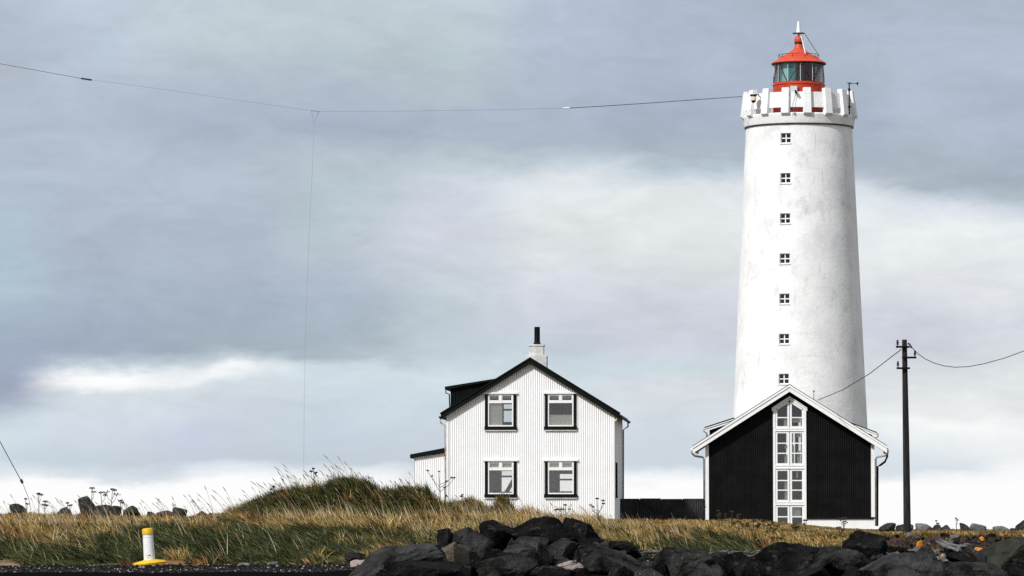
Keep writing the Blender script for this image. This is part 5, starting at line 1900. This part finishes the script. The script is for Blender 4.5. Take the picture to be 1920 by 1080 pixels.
# brown weed among the cobbles
n = 9000
u = RNG.uniform(1600, 1950, n)
Y = RNG.uniform(106, 127, n)
x = (u - 960) * Y / FPX
k_ = fbm(x / .7, Y / 1.6, 55) > .46
x, Y = x[k_], Y[k_]
n = len(x)
blades("dry_weed", np.stack([x, Y, terrain(x, Y)], 1), RNG.uniform(.06, .22, n), np.stack([RNG.normal(-.4, .5, n), RNG.normal(0, .4, n)], 1), RNG.uniform(.012, .03, n),
       pick(np.array([[.05, .028, .014], [.12, .06, .025], [.03, .022, .012], [.30, .15, .04], [.10, .10, .03]]), [.34, .22, .22, .10, .12], n), "brown dried weed growing between the beach cobbles", curl=.5, droop=.4)
# pale seeding stalks over the bank
ns = 7000
u = RNG.uniform(-150, 1330, ns)
Y = RNG.uniform(106, 170, ns)
x = (u - 960) * Y / FPX
keep = allowed(u, Y) & ~((u > 1130) & (Y > 145)) & ~((Y < 124) & (RNG.uniform(0, 1, ns) < .6)) & (fbm(x / 1.6, Y / 3, 90) > .50) & ~((u < 430) & (Y > 132))
x, Y = x[keep], Y[keep]
n = len(x)
z = terrain(x, Y)
lean = np.stack([-.42 + RNG.normal(0, .16, n), RNG.normal(0, .15, n)], 1)
blades("straw_stalks", np.stack([x, Y, z], 1), RNG.uniform(.4, .8, n), lean, RNG.uniform(.011, .018, n), pick(np.array([[.60, .48, .28], [.50, .36, .16], [.66, .58, .40]]), [.4, .3, .3], n),
       "pale straw stalks leaning left across the bank", curl=.25, droop=.1)


def seed_heads(n, us, Ys, h0, h1, name, label, colr=(.19, .14, .08)):
    """long stalks with a slim seed head; they stand on the crests against the sky"""
    vs_, fs_, cs = [], [], []
    for i in range(n):
        u, Y = us(i), Ys(i)
        x = (u - 960) * Y / FPX
        z = th(x, Y)
        h = random.uniform(h0, h1)
        ln = -random.uniform(.25, .75)
        ly = random.gauss(0, .15)
        pts = []
        for k in range(6):
            t = k / 5
            pts.append(Vector((x + ln * h * t ** 1.35, Y + ly * h * t, z + h * (t - .16 * t * t))))
        w = .0055
        wd = Vector((.8, .3, .5)).normalized()
        wid = [w, w, w * .9, w * .8, .013, .002]
        o = len(vs_)
        # refine head: last fifth is thicker
        tip = pts[-1]
        pre = pts[-2]
        pts = pts[:-1] + [pre.lerp(tip, .35), pre.lerp(tip, .7), tip]
        wid = [w, w, w * .9, w * .8, w * .8, .013, .010, .002]
        cc = np.array(colr) * random.uniform(.6, 1.6)
        for p, ww in zip(pts, wid):
            vs_ += [p - wd * ww, p + wd * ww]
            cs += [cc, cc]
        for k in range(len(pts) - 1):
            a_ = o + 2 * k
            fs_.append((a_, a_ + 1, a_ + 3, a_ + 2))
    m_ = np_mesh(name, np.array([tuple(v) for v in vs_]), np.array(fs_), 4)
    set_col(m_, np.array(cs))
    m_.materials.append(M["blade"])
    o_ = bpy.data.objects.new(name, m_)
    col.objects.link(o_)
    tag(o_, label, kind="stuff")


ccs = [(-20, 380, .30), (395, 520, .22), (520, 830, .40), (830, 1130, .08)]


def su(i):
    q = random.random()
    if q < .15:
        return random.uniform(-20, 400)
    if q < .82:
        return random.gauss(640, 110)
    return random.uniform(830, 1160)


seed_heads(420, su, lambda i: random.uniform(138, 150), .35, .95, "seeding_grass", "tall seeding grass stalks bending left on the crest")
seed_heads(40, lambda i: random.gauss(600, 70), lambda i: random.uniform(139, 146), .9, 1.25, "tall_seeding_grass", "tallest seeding grass stalks above the hummock")


# dried umbel plants
def umbel_plant(px, pt_, Y, pbase=None, branches=3, label="", spread=.25, head=.07, seed=0):
    r = random.Random(seed)
    p = P(px, 960, Y)
    z0 = th(p.x, p.y)
    zt__ = P(px, pt_, Y).z
    h = max(zt__ - z0, .2)
    root = empty("dried_umbel_plant", (p.x, p.y, z0 - .02))
    tag(root, label, "dried plant", "dried umbel plants in the grass")
    ls = r.uniform(-.10, .05)
    top = Vector((ls * h, 0, h))
    MB().tube([(0, 0, 0), (ls * h * .3, 0, h * .5), top], [.016, .013, .009], 5).build("stem", M["stalk"], root)
    tips = [top]
    for k in range(branches):
        t = r.uniform(.35, .75)
        b0 = Vector((ls * h * t * .8, 0, h * t))
        sgn = -1 if k % 2 else 1
        e = Vector((b0.x + sgn * r.uniform(.4, 1) * spread * h, r.uniform(-.1, .1), h * r.uniform(max(t + .1, .7), 1.02)))
        MB().tube([b0, b0.lerp(e, .5) + Vector((sgn * .02, 0, -.02)), e], [.010, .008, .006], 5).build("branch", M["stalk"], root)
        tips.append(e)
    for e in tips:
        b = MB()
        hs_ = head * r.uniform(.8, 1.3)
        for k in range(9):
            an = 6.283 * k / 9
            rr_ = r.uniform(.35, 1.05)
            q = e + Vector((math.cos(an) * hs_ * rr_, math.sin(an) * hs_ * rr_, hs_ * (1.25 - rr_ * .8)))
            b.tube([e, q], .0045, 3)
            b.tube([q - Vector((0, 0, .016)), q + Vector((0, 0, .016))], [.016, .020], 5)
        b.build("umbel", M["stalk"], root)


UP = [
    (171, 917, 147, 1, "thin dried umbel right above the tall crest stone", .1, .09),
    (193, 925, 147, 1, "dried umbel left of the tallest pair on the left crest", .15, .07),
    (208, 920, 146, 3, "tall branching dried umbel on the left crest", .22, .09),
    (228, 940, 146, 1, "pale short umbel right of the branching one", .1, .07),
    (50, 936, 147, 1, "lone thin umbel over the left edge stone", .1, .05),
    (73, 927, 146, 2, "two headed dried plant near the left edge", .1, .06),
    (84, 942, 145, 2, "dark stubby umbel left of the low hidden stone", .15, .07),
    (128, 944, 147, 3, "bushy dried plant left of the tall crest stone", .3, .05),
    (591, 880, 143, 2, "dark umbel standing over the hummock's left slope", .12, .06),
    (514, 914, 141, 2, "short dark umbel at the hummock's left foot", .15, .06),
    (690, 905, 143, 1, "small umbel on the hummock's right shoulder", .1, .06),
    (826, 884, 147, 5, "tallest many branched dried plant before the lean-to", .32, .04),
    (835, 914, 147, 1, "bare dark stalk beside the tallest dried plant", .05, .04),
    (870, 928, 150, 2, "small dried plant between lean-to and first window", .2, .04),
    (1063, 948, 152, 2, "little umbel before the white house's right half", .2, .06),
    (1047, 956, 150, 2, "low umbel left of the little one by the white wall", .2, .05),
    (1122, 936, 152, 4, "branching dried plant before the right house corner", .3, .05),
    (1312, 950, 165, 5, "dark bushy dried plant at the black house's left corner", .25, .05),
    (1350, 958, 150, 2, "bare dark stalk before the black wall", .08, .05),
    (1372, 960, 150, 5, "spreading dried plant before the black wall", .5, .05),
    (1412, 978, 135, 5, "dark dried cluster left of the tall window's foot", .3, .06),
    (1386, 978, 138, 3, "small dried cluster on the golden slope", .3, .05),
    (1438, 976, 140, 4, "dried umbels right below the tall window", .25, .05),
    (1450, 985, 142, 3, "low dried umbels right of the window foot", .3, .05),
    (1492, 984, 140, 4, "dried umbels before the white plinth's left end", .25, .05),
    (1510, 976, 142, 2, "upright dried stalk before the white plinth", .1, .05),
    (1581, 974, 150, 3, "single flat topped umbel before the white plinth", .2, .09),
    (1574, 990, 138, 3, "low dark umbel below the flat topped one", .3, .05),
    (1757, 977, 165, 1, "thin stalk on the right skyline", .1, .04),
    (1793, 972, 165, 1, "thin stalk between two skyline stones", .1, .04),
]
for i, (px, pt_, Y, br, lab, sp, hd) in enumerate(UP):
    umbel_plant(px, pt_, Y, branches=br, label=lab, spread=sp, head=hd, seed=i)
